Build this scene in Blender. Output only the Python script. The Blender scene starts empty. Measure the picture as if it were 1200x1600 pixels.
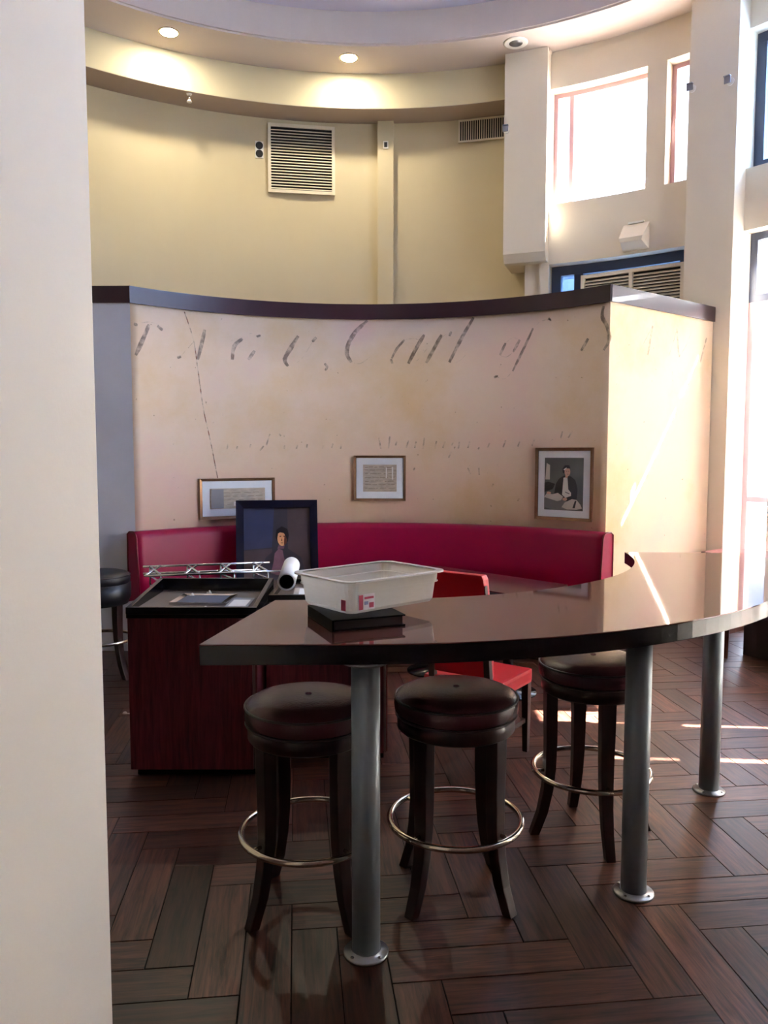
import bpy, bmesh, math, random
from mathutils import Vector, Matrix

# ------------------------------------------------------------------ camera, sky, sun, exposure
scene = bpy.context.scene
COL = scene.collection
F_PX, EYE = 1230.0, 1.68
PITCH = math.atan(95.0 / F_PX)
cam_data = bpy.data.cameras.new('camera')
cam_data.sensor_fit = 'VERTICAL'
cam_data.sensor_height = 36.0
cam_data.lens = 36.0 * F_PX / 1600.0
cam_data.clip_start = 0.05
cam_data.clip_end = 500
camera = bpy.data.objects.new('camera', cam_data)
camera.location = (0, 0, EYE)
camera.rotation_euler = (math.pi / 2 - PITCH, 0, 0)
COL.objects.link(camera)
scene.camera = camera

SUN_AZ, SUN_EL = math.radians(-5.0), math.radians(47.0)
world = bpy.data.worlds.new('world')
scene.world = world
world.use_nodes = True
wn = world.node_tree
wn.nodes.clear()
w_out = wn.nodes.new('ShaderNodeOutputWorld')
w_bg = wn.nodes.new('ShaderNodeBackground')
w_sky = wn.nodes.new('ShaderNodeTexSky')
w_sky.sky_type = 'NISHITA'
w_sky.sun_disc = False
w_sky.sun_elevation = SUN_EL
w_sky.sun_rotation = math.pi / 2 - SUN_AZ
w_sky.air_density = 1.0
w_sky.dust_density = 3.0
w_sky.ozone_density = 1.0
w_bg.inputs['Strength'].default_value = 0.85
wn.links.new(w_sky.outputs[0], w_bg.inputs[0])
wn.links.new(w_bg.outputs[0], w_out.inputs[0])

sun_data = bpy.data.lights.new('sun', 'SUN')
sun_data.energy = 55.0
sun_data.angle = math.radians(0.35)
sun_data.color = (1.0, 0.95, 0.88)
sun = bpy.data.objects.new('sun', sun_data)
sun_dir = Vector((math.cos(SUN_EL) * math.cos(SUN_AZ), math.cos(SUN_EL) * math.sin(SUN_AZ), math.sin(SUN_EL)))
sun.rotation_euler = sun_dir.to_track_quat('Z', 'Y').to_euler()
sun.location = (12, 0, 14)
COL.objects.link(sun)

scene.view_settings.view_transform = 'Standard'
scene.view_settings.look = 'None'
scene.view_settings.gamma = 1.0
scene.view_settings.use_curve_mapping = False
scene.view_settings.exposure = 2.35

R2D = math.radians
rng = random.Random(7)
C = (-0.13, 4.55)      # centre of the round room
CM = (-0.15, 4.66)     # centre of the booth's curved partition
CT = (-0.12, 4.79)     # centre of the curved bar table

# ------------------------------------------------------------------ materials
MATS = {}


def srgb(r, g, b):
    def f(c):
        c /= 255.0
        return c / 12.92 if c <= 0.04045 else ((c + 0.055) / 1.055) ** 2.4
    return (f(r), f(g), f(b), 1.0)


def new_mat(name):
    m = bpy.data.materials.new(name)
    m.use_nodes = True
    MATS[name] = m
    nt = m.node_tree
    return m, nt, nt.nodes['Principled BSDF']


def plain(name, col, rough=0.5, metal=0.0, noise=0.06, scale=8.0, bump=0.0, bscale=60.0, spec=0.5, coat=0.0, stretch=None):
    """Principled material with a little procedural colour variation and fine relief."""
    m, nt, b = new_mat(name)
    L = nt.links
    tc = nt.nodes.new('ShaderNodeTexCoord')
    mp = nt.nodes.new('ShaderNodeMapping')
    L.new(tc.outputs['Object'], mp.inputs[0])
    if stretch:
        mp.inputs['Scale'].default_value = stretch
    nz = nt.nodes.new('ShaderNodeTexNoise')
    nz.inputs['Scale'].default_value = scale
    nz.inputs['Detail'].default_value = 4
    L.new(mp.outputs[0], nz.inputs['Vector'])
    mx = nt.nodes.new('ShaderNodeMix')
    mx.data_type = 'RGBA'
    c = col
    mx.inputs[6].default_value = (c[0] * (1 - noise * 2), c[1] * (1 - noise * 2), c[2] * (1 - noise * 2), 1)
    mx.inputs[7].default_value = (min(1, c[0] * (1 + noise * 2)), min(1, c[1] * (1 + noise * 2)), min(1, c[2] * (1 + noise * 2)), 1)
    L.new(nz.outputs[0], mx.inputs[0])
    L.new(mx.outputs[2], b.inputs['Base Color'])
    b.inputs['Roughness'].default_value = rough
    b.inputs['Metallic'].default_value = metal
    b.inputs['Specular IOR Level'].default_value = spec
    b.inputs['Coat Weight'].default_value = coat
    if bump > 0:
        nb = nt.nodes.new('ShaderNodeTexNoise')
        nb.inputs['Scale'].default_value = bscale
        nb.inputs['Detail'].default_value = 3
        L.new(mp.outputs[0], nb.inputs['Vector'])
        bp = nt.nodes.new('ShaderNodeBump')
        bp.inputs['Strength'].default_value = bump
        bp.inputs['Distance'].default_value = 0.01
        L.new(nb.outputs[0], bp.inputs['Height'])
        L.new(bp.outputs[0], b.inputs['Normal'])
    return m


def emit_mat(name, col, strength):
    m, nt, b = new_mat(name)
    b.inputs['Base Color'].default_value = col
    b.inputs['Emission Color'].default_value = col
    b.inputs['Emission Strength'].default_value = strength
    return m


def glass_mat(name, tint=(0.95, 0.97, 1.0, 1), refl=0.06):
    m = bpy.data.materials.new(name)
    m.use_nodes = True
    MATS[name] = m
    nt = m.node_tree
    nt.nodes.clear()
    o = nt.nodes.new('ShaderNodeOutputMaterial')
    t = nt.nodes.new('ShaderNodeBsdfTransparent')
    t.inputs[0].default_value = tint
    g = nt.nodes.new('ShaderNodeBsdfGlossy')
    g.inputs['Roughness'].default_value = 0.02
    lw_ = nt.nodes.new('ShaderNodeLayerWeight')
    lw_.inputs['Blend'].default_value = 0.5
    pw = nt.nodes.new('ShaderNodeMath')
    pw.operation = 'POWER'
    pw.inputs[1].default_value = 6.0
    fr = nt.nodes.new('ShaderNodeMath')
    fr.operation = 'MULTIPLY_ADD'
    fr.inputs[1].default_value = 0.3
    fr.inputs[2].default_value = refl * 0.5
    nt.links.new(lw_.outputs['Facing'], pw.inputs[0])
    nt.links.new(pw.outputs[0], fr.inputs[0])
    mx = nt.nodes.new('ShaderNodeMixShader')
    nt.links.new(fr.outputs[0], mx.inputs[0])
    nt.links.new(t.outputs[0], mx.inputs[1])
    nt.links.new(g.outputs[0], mx.inputs[2])
    nt.links.new(mx.outputs[0], o.inputs[0])
    return m


def wood_mat(name, dark, light, rough=0.35, axis=2, scale=5.0, coat=0.0, obj_random=0.0):
    """Streaky wood: noise stretched along one object axis; optional tone per object."""
    m, nt, b = new_mat(name)
    L = nt.links
    tc = nt.nodes.new('ShaderNodeTexCoord')
    oi = nt.nodes.new('ShaderNodeObjectInfo')
    ad = nt.nodes.new('ShaderNodeVectorMath')
    ad.operation = 'ADD'
    sc = nt.nodes.new('ShaderNodeVectorMath')
    sc.operation = 'SCALE'
    sc.inputs[0].default_value = (37.0, 23.0, 11.0)
    L.new(oi.outputs['Random'], sc.inputs['Scale'])
    L.new(tc.outputs['Object'], ad.inputs[0])
    L.new(sc.outputs[0], ad.inputs[1])
    mp = nt.nodes.new('ShaderNodeMapping')
    s = [9.0, 9.0, 9.0]
    s[axis] = 0.7
    mp.inputs['Scale'].default_value = s
    L.new(ad.outputs[0], mp.inputs[0])
    n1 = nt.nodes.new('ShaderNodeTexNoise')
    n1.inputs['Scale'].default_value = scale
    n1.inputs['Detail'].default_value = 8
    n1.inputs['Roughness'].default_value = 0.65
    n1.inputs['Distortion'].default_value = 0.6
    L.new(mp.outputs[0], n1.inputs['Vector'])
    cr = nt.nodes.new('ShaderNodeValToRGB')
    cr.color_ramp.elements[0].position = 0.32
    cr.color_ramp.elements[0].color = dark
    cr.color_ramp.elements[1].position = 0.72
    cr.color_ramp.elements[1].color = light
    L.new(n1.outputs[0], cr.inputs[0])
    hs = nt.nodes.new('ShaderNodeHueSaturation')
    L.new(cr.outputs[0], hs.inputs['Color'])
    mr = nt.nodes.new('ShaderNodeMapRange')
    mr.inputs['To Min'].default_value = 1.0 - obj_random
    mr.inputs['To Max'].default_value = 1.0 + obj_random
    L.new(oi.outputs['Random'], mr.inputs['Value'])
    L.new(mr.outputs[0], hs.inputs['Value'])
    L.new(hs.outputs[0], b.inputs['Base Color'])
    b.inputs['Roughness'].default_value = rough
    b.inputs['Coat Weight'].default_value = coat
    b.inputs['Coat Roughness'].default_value = 0.06
    bp = nt.nodes.new('ShaderNodeBump')
    bp.inputs['Strength'].default_value = 0.12
    bp.inputs['Distance'].default_value = 0.004
    L.new(n1.outputs[0], bp.inputs['Height'])
    L.new(bp.outputs[0], b.inputs['Normal'])
    return m


def mural_mat(name):
    """Printed wall covering that looks like old parchment: tan with pink and grey blotches and small foxing specks."""
    m, nt, b = new_mat(name)
    L = nt.links
    tc = nt.nodes.new('ShaderNodeTexCoord')
    n1 = nt.nodes.new('ShaderNodeTexNoise')
    n1.inputs['Scale'].default_value = 0.9
    n1.inputs['Detail'].default_value = 7
    n1.inputs['Roughness'].default_value = 0.62
    L.new(tc.outputs['Object'], n1.inputs['Vector'])
    cr = nt.nodes.new('ShaderNodeValToRGB')
    e = cr.color_ramp.elements
    e[0].position = 0.30
    e[0].color = srgb(218, 188, 144)
    e[1].position = 0.70
    e[1].color = srgb(228, 192, 176)
    k = e.new(0.5)
    k.color = srgb(226, 202, 176)
    L.new(n1.outputs[0], cr.inputs[0])
    n2 = nt.nodes.new('ShaderNodeTexNoise')
    n2.inputs['Scale'].default_value = 24
    n2.inputs['Detail'].default_value = 2
    L.new(tc.outputs['Object'], n2.inputs['Vector'])
    cr2 = nt.nodes.new('ShaderNodeValToRGB')
    cr2.color_ramp.elements[0].position = 0.735
    cr2.color_ramp.elements[0].color = (0, 0, 0, 1)
    cr2.color_ramp.elements[1].position = 0.78
    cr2.color_ramp.elements[1].color = (0.55, 0.55, 0.55, 1)
    L.new(n2.outputs[0], cr2.inputs[0])
    mx = nt.nodes.new('ShaderNodeMix')
    mx.data_type = 'RGBA'
    L.new(cr2.outputs[0], mx.inputs[0])
    L.new(cr.outputs[0], mx.inputs[6])
    mx.inputs[7].default_value = srgb(130, 95, 75)
    L.new(mx.outputs[2], b.inputs['Base Color'])
    b.inputs['Roughness'].default_value = 0.75
    b.inputs['Specular IOR Level'].default_value = 0.12
    return m


def ink_mat(name, col, wear=0.5, lo=0.15, hi=0.62):
    """Faded printing ink, worn away in spots so the wall covering shows through."""
    m, nt, b = new_mat(name)
    L = nt.links
    b.inputs['Base Color'].default_value = col
    b.inputs['Roughness'].default_value = 0.6
    tc = nt.nodes.new('ShaderNodeTexCoord')
    n = nt.nodes.new('ShaderNodeTexNoise')
    n.inputs['Scale'].default_value = 22
    n.inputs['Detail'].default_value = 4
    L.new(tc.outputs['Object'], n.inputs['Vector'])
    mr = nt.nodes.new('ShaderNodeMapRange')
    mr.inputs['From Min'].default_value = wear - 0.12
    mr.inputs['From Max'].default_value = wear + 0.12
    mr.inputs['To Min'].default_value = lo
    mr.inputs['To Max'].default_value = hi
    L.new(n.outputs[0], mr.inputs['Value'])
    L.new(mr.outputs[0], b.inputs['Alpha'])
    return m


def shade_mat(name, col, through=0.3):
    m = bpy.data.materials.new(name)
    m.use_nodes = True
    MATS[name] = m
    nt = m.node_tree
    nt.nodes.clear()
    o = nt.nodes.new('ShaderNodeOutputMaterial')
    d = nt.nodes.new('ShaderNodeBsdfDiffuse')
    t = nt.nodes.new('ShaderNodeBsdfTranslucent')
    nz = nt.nodes.new('ShaderNodeTexNoise')
    nz.inputs['Scale'].default_value = 90
    cr = nt.nodes.new('ShaderNodeMix')
    cr.data_type = 'RGBA'
    cr.inputs[6].default_value = (col[0] * 0.93, col[1] * 0.93, col[2] * 0.93, 1)
    cr.inputs[7].default_value = col
    nt.links.new(nz.outputs[0], cr.inputs[0])
    nt.links.new(cr.outputs[2], d.inputs[0])
    nt.links.new(cr.outputs[2], t.inputs[0])
    mx = nt.nodes.new('ShaderNodeMixShader')
    mx.inputs[0].default_value = through
    nt.links.new(d.outputs[0], mx.inputs[1])
    nt.links.new(t.outputs[0], mx.inputs[2])
    nt.links.new(mx.outputs[0], o.inputs[0])
    return m


def pan_mat(name):
    """Cloudy translucent plastic."""
    m = bpy.data.materials.new(name)
    m.use_nodes = True
    MATS[name] = m
    nt = m.node_tree
    nt.nodes.clear()
    o = nt.nodes.new('ShaderNodeOutputMaterial')
    p = nt.nodes.new('ShaderNodeBsdfPrincipled')
    nz = nt.nodes.new('ShaderNodeTexNoise')
    nz.inputs['Scale'].default_value = 14
    cr = nt.nodes.new('ShaderNodeMix')
    cr.data_type = 'RGBA'
    cr.inputs[6].default_value = srgb(232, 226, 214)
    cr.inputs[7].default_value = srgb(248, 244, 236)
    nt.links.new(nz.outputs[0], cr.inputs[0])
    nt.links.new(cr.outputs[2], p.inputs['Base Color'])
    p.inputs['Roughness'].default_value = 0.25
    t = nt.nodes.new('ShaderNodeBsdfTransparent')
    t.inputs[0].default_value = (0.95, 0.93, 0.9, 1)
    tr = nt.nodes.new('ShaderNodeBsdfTranslucent')
    tr.inputs[0].default_value = srgb(244, 240, 230)
    m1 = nt.nodes.new('ShaderNodeMixShader')
    m1.inputs[0].default_value = 0.4
    nt.links.new(p.outputs[0], m1.inputs[1])
    nt.links.new(tr.outputs[0], m1.inputs[2])
    m2 = nt.nodes.new('ShaderNodeMixShader')
    m2.inputs[0].default_value = 0.30
    nt.links.new(m1.outputs[0], m2.inputs[1])
    nt.links.new(t.outputs[0], m2.inputs[2])
    nt.links.new(m2.outputs[0], o.inputs[0])
    return m


plain('cream_paint', srgb(205, 190, 154), 0.62, noise=0.02, scale=2.0, bump=0.05, bscale=120)
plain('white_paint', srgb(228, 217, 197), 0.6, noise=0.015, scale=3.0, bump=0.06, bscale=90)
plain('ceiling_paint', srgb(204, 190, 182), 0.8, noise=0.02, scale=2.0)
plain('tray_paint', srgb(196, 190, 206), 0.8, noise=0.02, scale=2.0)
plain('soffit_tone', srgb(170, 152, 138), 0.8, noise=0.03, scale=2.0)
mural_mat('mural')
plain('mural_skylit', srgb(220, 222, 234), 0.45, noise=0.05, scale=3.0)  # bluish sky light on the side face is put into this colour
plain('cap_wood', srgb(56, 34, 42), 0.32, noise=0.15, scale=3.0, coat=0.3)
wood_mat('mahogany', srgb(64, 20, 27), srgb(124, 50, 56), 0.32, axis=2, scale=6.0, coat=0.15)
wood_mat('stool_wood', srgb(26, 10, 11), srgb(52, 22, 21), 0.3, axis=2, scale=5.0, coat=0.25)
wood_mat('chair_wood', srgb(70, 38, 26), srgb(112, 68, 48), 0.35, axis=2, scale=5.0)
wood_mat('plank_long', srgb(17, 8, 7), srgb(108, 66, 50), 0.38, axis=0, scale=5.5, obj_random=0.5)
plain('dark_panel', srgb(98, 78, 74), 0.6, noise=0.1, scale=3)
plain('grout', srgb(22, 16, 14), 0.9)
plain('bar_top', srgb(96, 56, 48), 0.05, noise=0.06, scale=30, spec=0.55)
wood_mat('bar_edge', srgb(10, 8, 12), srgb(22, 16, 20), 0.2, axis=0, scale=6.0, coat=0.1)
plain('steel_post', srgb(146, 156, 162), 0.36, metal=0.35, noise=0.08, scale=6, bump=0.03, stretch=(8, 8, 0.6))
plain('steel_plate', srgb(150, 152, 156), 0.35, metal=0.9, noise=0.1, scale=20)
plain('brass', srgb(206, 194, 176), 0.16, metal=1.0, noise=0.05, scale=20)
plain('chrome', srgb(205, 205, 208), 0.14, metal=1.0, noise=0.04, scale=20)
plain('leather', srgb(80, 44, 50), 0.27, noise=0.1, scale=7, bump=0.12, bscale=160)
plain('leather_piping', srgb(46, 30, 29), 0.4, noise=0.08)
plain('black_stool', srgb(24, 22, 26), 0.4, noise=0.1)
plain('red_vinyl', srgb(146, 0, 58), 0.4, spec=0.3, noise=0.08, scale=5, bump=0.06, bscale=90)
plain('red_piping', srgb(120, 8, 30), 0.35, noise=0.08)
plain('chair_red', srgb(196, 8, 30), 0.34, noise=0.06, scale=6, bump=0.06, bscale=90)
plain('chair_leg', srgb(58, 34, 30), 0.35, noise=0.1)
plain('plum_top', srgb(78, 40, 44), 0.1, noise=0.08, scale=12)
plain('dark_edge', srgb(36, 22, 24), 0.3, noise=0.08)
plain('black_lacquer', srgb(20, 18, 22), 0.2, noise=0.1, scale=12)
plain('navy_frame', srgb(25, 25, 46), 0.26, noise=0.12, scale=14)
plain('tray_back', srgb(110, 96, 86), 0.4, noise=0.1, scale=5)
plain('grey_card', srgb(140, 142, 150), 0.4, noise=0.06, scale=12)
plain('blue_card', srgb(64, 80, 110), 0.35, noise=0.1, scale=9)
plain('white_paper', srgb(232, 230, 226), 0.6, noise=0.03)
plain('tube_inside', srgb(54, 34, 28), 0.8)
plain('mat_board', srgb(234, 242, 250), 0.6, noise=0.02)
plain('gilt', srgb(150, 116, 88), 0.3, metal=0.6, noise=0.18, scale=30)
plain('gilt_line', srgb(36, 26, 24), 0.4, noise=0.1)
plain('document', srgb(196, 186, 170), 0.7, noise=0.22, scale=16, stretch=(1, 1, 3))
plain('document_line', srgb(120, 106, 92), 0.7, noise=0.1)
plain('vent_white', srgb(226, 214, 190), 0.5, noise=0.03)
plain('vent_dark', srgb(26, 22, 26), 0.8)
plain('plate_white', srgb(236, 232, 222), 0.45, noise=0.02)
plain('socket_black', srgb(22, 20, 22), 0.5)
plain('blue_frame', srgb(58, 66, 88), 0.4, noise=0.06)
plain('pink_frame', srgb(182, 148, 154), 0.4, noise=0.05)
plain('sill_red', srgb(176, 104, 104), 0.2, noise=0.07, scale=10)
plain('banquette', srgb(42, 30, 40), 0.4, noise=0.1)
plain('binder', srgb(6, 5, 7), 0.5, spec=0.1, noise=0.15, scale=18)
plain('pages', srgb(60, 50, 48), 0.6, noise=0.1)
plain('sticker', srgb(226, 214, 218), 0.5, noise=0.03)
plain('sticker_red', srgb(190, 60, 84), 0.5, noise=0.08)
plain('sticker_blue', srgb(120, 120, 160), 0.5, noise=0.08)
plain('crumb', srgb(150, 96, 64), 0.6, noise=0.2, scale=60)
plain('outside_ground', srgb(190, 186, 178), 0.9, noise=0.06, scale=0.8)
plain('outside_wall', srgb(214, 220, 228), 0.9, noise=0.03)
plain('outside_roof', srgb(170, 178, 190), 0.8, noise=0.06)
pan_mat('cloudy_plastic')
plain('pan_rim', srgb(236, 232, 224), 0.2, noise=0.03)
glass_mat('pane')
glass_mat('blue_pane', (0.5, 0.64, 0.85, 1))
glass_mat('dark_pane', (0.16, 0.22, 0.32, 1))
glass_mat('tinted_pane', (0.72, 0.73, 0.75, 1))
glass_mat('picture_glass', (1, 1, 1, 1), 0.03)
shade_mat('shade_cloth', (0.80, 0.79, 0.76, 1))
shade_mat('shade_cloth_dim', (0.72, 0.70, 0.66, 1), 0.14)  # passes less sun, so the added shades glow less on the return wall
ink_mat('ink', srgb(122, 96, 94), 0.45, 0.15, 0.56)
ink_mat('ink_hair', srgb(150, 124, 114), 0.58, 0.0, 0.3)
ink_mat('ink_faint', srgb(136, 112, 102), 0.52, 0.05, 0.42)
ink_mat('crease', srgb(160, 100, 76), 0.5, 0.05, 0.8)
emit_mat('lamp_glow', (1.0, 0.95, 0.80, 1), 60.0)


# ------------------------------------------------------------------ mesh helpers
class MB:
    def __init__(self):
        self.v, self.f, self.m, self.mats, self.smooth = [], [], [], [], []

    def mi(self, mat):
        if mat is None:
            mat = 0
            return 0
        if mat not in self.mats:
            self.mats.append(mat)
        return self.mats.index(mat)

    def add(self, vs, fs, mat=None, smooth=False):
        o = len(self.v)
        self.v += [tuple(p) for p in vs]
        for f in fs:
            self.f.append(tuple(o + i for i in f))
            self.m.append(self.mi(mat))
            self.smooth.append(smooth)
        return self

    def box(self, x0, x1, y0, y1, z0, z1, mat=None, M=None):
        vs = [(x, y, z) for z in (z0, z1) for y in (y0, y1) for x in (x0, x1)]
        if M is not None:
            vs = [M @ Vector(p) for p in vs]
        fs = [(0, 2, 3, 1), (4, 5, 7, 6), (0, 1, 5, 4), (2, 6, 7, 3), (0, 4, 6, 2), (1, 3, 7, 5)]
        return self.add(vs, fs, mat)

    def arc(self, c, r0, r1, a0, a1, z0, z1, step=2.0, mat=None, smooth=False):
        """Curved slab between two radii, angles in degrees."""
        n = max(1, int(math.ceil(abs(a1 - a0) / step)))
        vs, fs = [], []
        for i in range(n + 1):
            a = R2D(a0 + (a1 - a0) * i / n)
            ca, sa = math.cos(a), math.sin(a)
            for r, z in ((r0, z0), (r1, z0), (r1, z1), (r0, z1)):
                vs.append((c[0] + r * ca, c[1] + r * sa, z))
        for i in range(n):
            p, q = 4 * i, 4 * i + 4
            for k in range(4):
                l = (k + 1) % 4
                fs.append((p + k, p + l, q + l, q + k))
        fs += [(0, 1, 2, 3), (4 * n + 3, 4 * n + 2, 4 * n + 1, 4 * n)]
        return self.add(vs, fs, mat, smooth)

    def prism(self, poly, z0, z1, mat=None):
        n = len(poly)
        vs = [(x, y, z0) for x, y in poly] + [(x, y, z1) for x, y in poly]
        fs = [tuple(range(n))[::-1], tuple(range(n, 2 * n))]
        fs += [(i, (i + 1) % n, n + (i + 1) % n, n + i) for i in range(n)]
        return self.add(vs, fs, mat)

    def lathe(self, prof, n=32, c=(0, 0, 0), mat=None, smooth=True, caps=True):
        vs, fs = [], []
        for r, z in prof:
            for i in range(n):
                a = 2 * math.pi * i / n
                vs.append((c[0] + r * math.cos(a), c[1] + r * math.sin(a), c[2] + z))
        k = len(prof)
        for j in range(k - 1):
            for i in range(n):
                i2 = (i + 1) % n
                fs.append((j * n + i, j * n + i2, (j + 1) * n + i2, (j + 1) * n + i))
        o = len(self.v)
        self.add(vs, fs, mat, smooth)
        if caps:
            for f in (tuple(range(n))[::-1], tuple((k - 1) * n + i for i in range(n))):
                self.f.append(tuple(o + i for i in f))
                self.m.append(self.mi(mat))
                self.smooth.append(False)
        return self

    def tube(self, path, r, n=8, mat=None, closed=False, smooth=True):
        P = [Vector(p) for p in path]
        k = len(P)
        rr = r if isinstance(r, (list, tuple)) else [r] * k
        vs, fs = [], []
        up = None
        for i in range(k):
            a = P[(i - 1) % k] if closed or i > 0 else P[i]
            b = P[(i + 1) % k] if closed or i < k - 1 else P[i]
            t = (b - a).normalized()
            ref = Vector((0, 0, 1)) if abs(t.z) < 0.9 else Vector((1, 0, 0))
            if up is not None and not closed:
                ref = up
            s = t.cross(ref).normalized()
            u = s.cross(t).normalized()
            up = u
            for j in range(n):
                w = 2 * math.pi * j / n
                vs.append(P[i] + (s * math.cos(w) + u * math.sin(w)) * rr[i])
        m = k if closed else k - 1
        for i in range(m):
            i2 = (i + 1) % k
            for j in range(n):
                j2 = (j + 1) % n
                fs.append((i * n + j, i * n + j2, i2 * n + j2, i2 * n + j))
        if not closed:
            fs += [tuple(range(n))[::-1], tuple((k - 1) * n + j for j in range(n))]
        return self.add(vs, fs, mat, smooth)

    def sweep(self, pts, sizes, M=None, mat=None):
        """Square-section bar along a path; sizes are (width, depth) at each point; section axes are local x and y."""
        vs, fs = [], []
        for (x, y, z), (w, d) in zip(pts, sizes):
            for sx, sy in ((-1, -1), (1, -1), (1, 1), (-1, 1)):
                p = Vector((x + sx * w / 2, y + sy * d / 2, z))
                vs.append(M @ p if M is not None else p)
        k = len(pts)
        for i in range(k - 1):
            for j in range(4):
                j2 = (j + 1) % 4
                fs.append((4 * i + j, 4 * i + j2, 4 * i + 4 + j2, 4 * i + 4 + j))
        fs += [(3, 2, 1, 0), tuple(4 * (k - 1) + j for j in range(4))]
        return self.add(vs, fs, mat)

    def ribbon(self, pts, normal_fn, widths, mat=None):
        """Flat strip; pts are 3-D points on a surface, normal_fn gives the surface normal at each."""
        vs, fs = [], []
        k = len(pts)
        for i in range(k):
            a = Vector(pts[max(0, i - 1)])
            b = Vector(pts[min(k - 1, i + 1)])
            t = (b - a).normalized()
            s = t.cross(Vector(normal_fn(pts[i]))).normalized()
            p = Vector(pts[i])
            vs += [p - s * widths[i] / 2, p + s * widths[i] / 2]
        for i in range(k - 1):
            fs.append((2 * i, 2 * i + 1, 2 * i + 3, 2 * i + 2))
        return self.add(vs, fs, mat)

    def mesh(self, name, mat=None, bevel=0.0, recalc=True):
        me = bpy.data.meshes.new(name)
        me.from_pydata(self.v, [], self.f)
        names = self.mats if self.mats else [mat]
        for n in names:
            me.materials.append(MATS[n])
        if self.mats:
            me.polygons.foreach_set('material_index', self.m)
        me.polygons.foreach_set('use_smooth', self.smooth)
        if recalc or bevel > 0:
            bm = bmesh.new()
            bm.from_mesh(me)
            bmesh.ops.recalc_face_normals(bm, faces=bm.faces)
            if bevel > 0:
                es = [e for e in bm.edges if len(e.link_faces) == 2 and e.calc_face_angle(0) > 0.6]
                bmesh.ops.bevel(bm, geom=es, offset=bevel, segments=2, profile=0.7, affect='EDGES')
            bm.to_mesh(me)
            bm.free()
        me.update()
        return me

    def build(self, name, mat=None, parent=None, bevel=0.0, recalc=True):
        o = bpy.data.objects.new(name, self.mesh(name, mat, bevel, recalc))
        COL.objects.link(o)
        if parent is not None:
            o.parent = parent
        return o


def tag(o, label, cat, group=None, kind=None):
    o['label'] = label
    o['category'] = cat
    if group:
        o['group'] = group
    if kind:
        o['kind'] = kind
    return o


def struct(o, label=None):
    o['kind'] = 'structure'
    if label:
        o['label'] = label
    return o


def thing(name, label, cat, loc=(0, 0, 0), rotz=0.0, group=None):
    o = bpy.data.objects.new(name, None)
    o.empty_display_size = 0.1
    COL.objects.link(o)
    o.location = loc
    o.rotation_euler = (0, 0, rotz)
    return tag(o, label, cat, group)


def dup(root, loc, rotz, label):
    r = root.copy()
    COL.objects.link(r)
    r.location = loc
    r.rotation_euler = (0, 0, rotz)
    r['label'] = label
    for ch in list(root.children):
        c = ch.copy()
        COL.objects.link(c)
        c.parent = r
        for g in list(ch.children):
            d = g.copy()
            COL.objects.link(d)
            d.parent = c
    return r


def pol(r, deg, z=0.0, c=C):
    a = R2D(deg)
    return Vector((c[0] + r * math.cos(a), c[1] + r * math.sin(a), z))


# ------------------------------------------------------------------ floor: herringbone planks
W = 0.1585
ROT = R2D(6.4)
U0, V0 = -0.186, 2.352
floor = MB().arc(C, 0.0, 5.2, 0, 360, -0.12, -0.004, step=6, mat='grout').build('floor')
struct(floor, 'dark herringbone wood plank floor')
gap = 0.0022
plank_mesh = MB().box(-2 * W + gap, 2 * W - gap, -W / 2 + gap, W / 2 - gap, -0.012, 0.0, 'plank_long').mesh('plank', bevel=0.0012)
spots = []
for k in range(-60, 61):
    for m in range(-14, 15):
        du, dv = k + 4 * m, -k + 4 * m
        for kind in ('v', 'h'):
            if kind == 'v':
                cu, cv, ang = -1.5 + du, 3.0 + dv, math.pi / 2
            else:
                cu, cv, ang = -4.0 + du, 1.5 + dv, 0.0
            u, v = U0 + cu * W, V0 + cv * W
            x = u * math.cos(ROT) - v * math.sin(ROT)
            y = u * math.sin(ROT) + v * math.cos(ROT)
            if math.hypot(x - C[0], y - C[1]) < 5.0 and y > 0.9:
                spots.append((x, y, ang + ROT))


def plank_visible(x, y):
    return 1.7 < y < 5.9 and abs(x) < 0.515 * y + 0.3 and x > -0.40 * y - 0.2


near = [s for s in spots if plank_visible(s[0], s[1])]
far = [s for s in spots if not plank_visible(s[0], s[1])]
near.sort(key=lambda s: s[1])
far += near[290:]
near = near[:290]
for x, y, a in near:
    o = bpy.data.objects.new('plank', plank_mesh)
    COL.objects.link(o)
    o.parent = floor
    o.location = (x, y, rng.uniform(-0.0006, 0.0004))
    o.rotation_euler = (0, 0, a + (math.pi if rng.random() < 0.5 else 0))
mb = MB()
for x, y, a in far:
    M = Matrix.Translation((x, y, 0)) @ Matrix.Rotation(a, 4, 'Z')
    mb.box(-2 * W + gap, 2 * W - gap, -W / 2 + gap, W / 2 - gap, -0.012, 0.0, 'plank_long', M)
o = mb.build('plank_field', parent=floor)
o['kind'] = 'stuff'

# ------------------------------------------------------------------ room shell
Z_SOF, Z_RING, Z_TOP = 5.51, 5.885, 6.22
wall_back = MB().arc(C, 5.0, 5.2, 65.5, 215.0, -0.1, 6.0, mat='cream_paint', smooth=False).build('wall_back')
struct(wall_back, 'tall curved cream wall behind the booth')
MB().arc(C, 4.6, 5.0, 70.5, 285.0, Z_SOF, Z_RING + 0.05, mat='cream_paint').build('soffit_band', parent=wall_back)
wall_front = MB().arc(C, 5.0, 5.2, 215.0, 335.0, -0.1, 6.0, mat='dark_panel').build('wall_front')
struct(wall_front, 'dark panelled wall behind the camera')
# the underside of the band has a darker, greyer colour
MB().arc(C, 4.603, 5.0, 70.5, 285.0, Z_SOF - 0.004, Z_SOF, mat='soffit_tone').build('soffit_underside', parent=wall_back)

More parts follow.
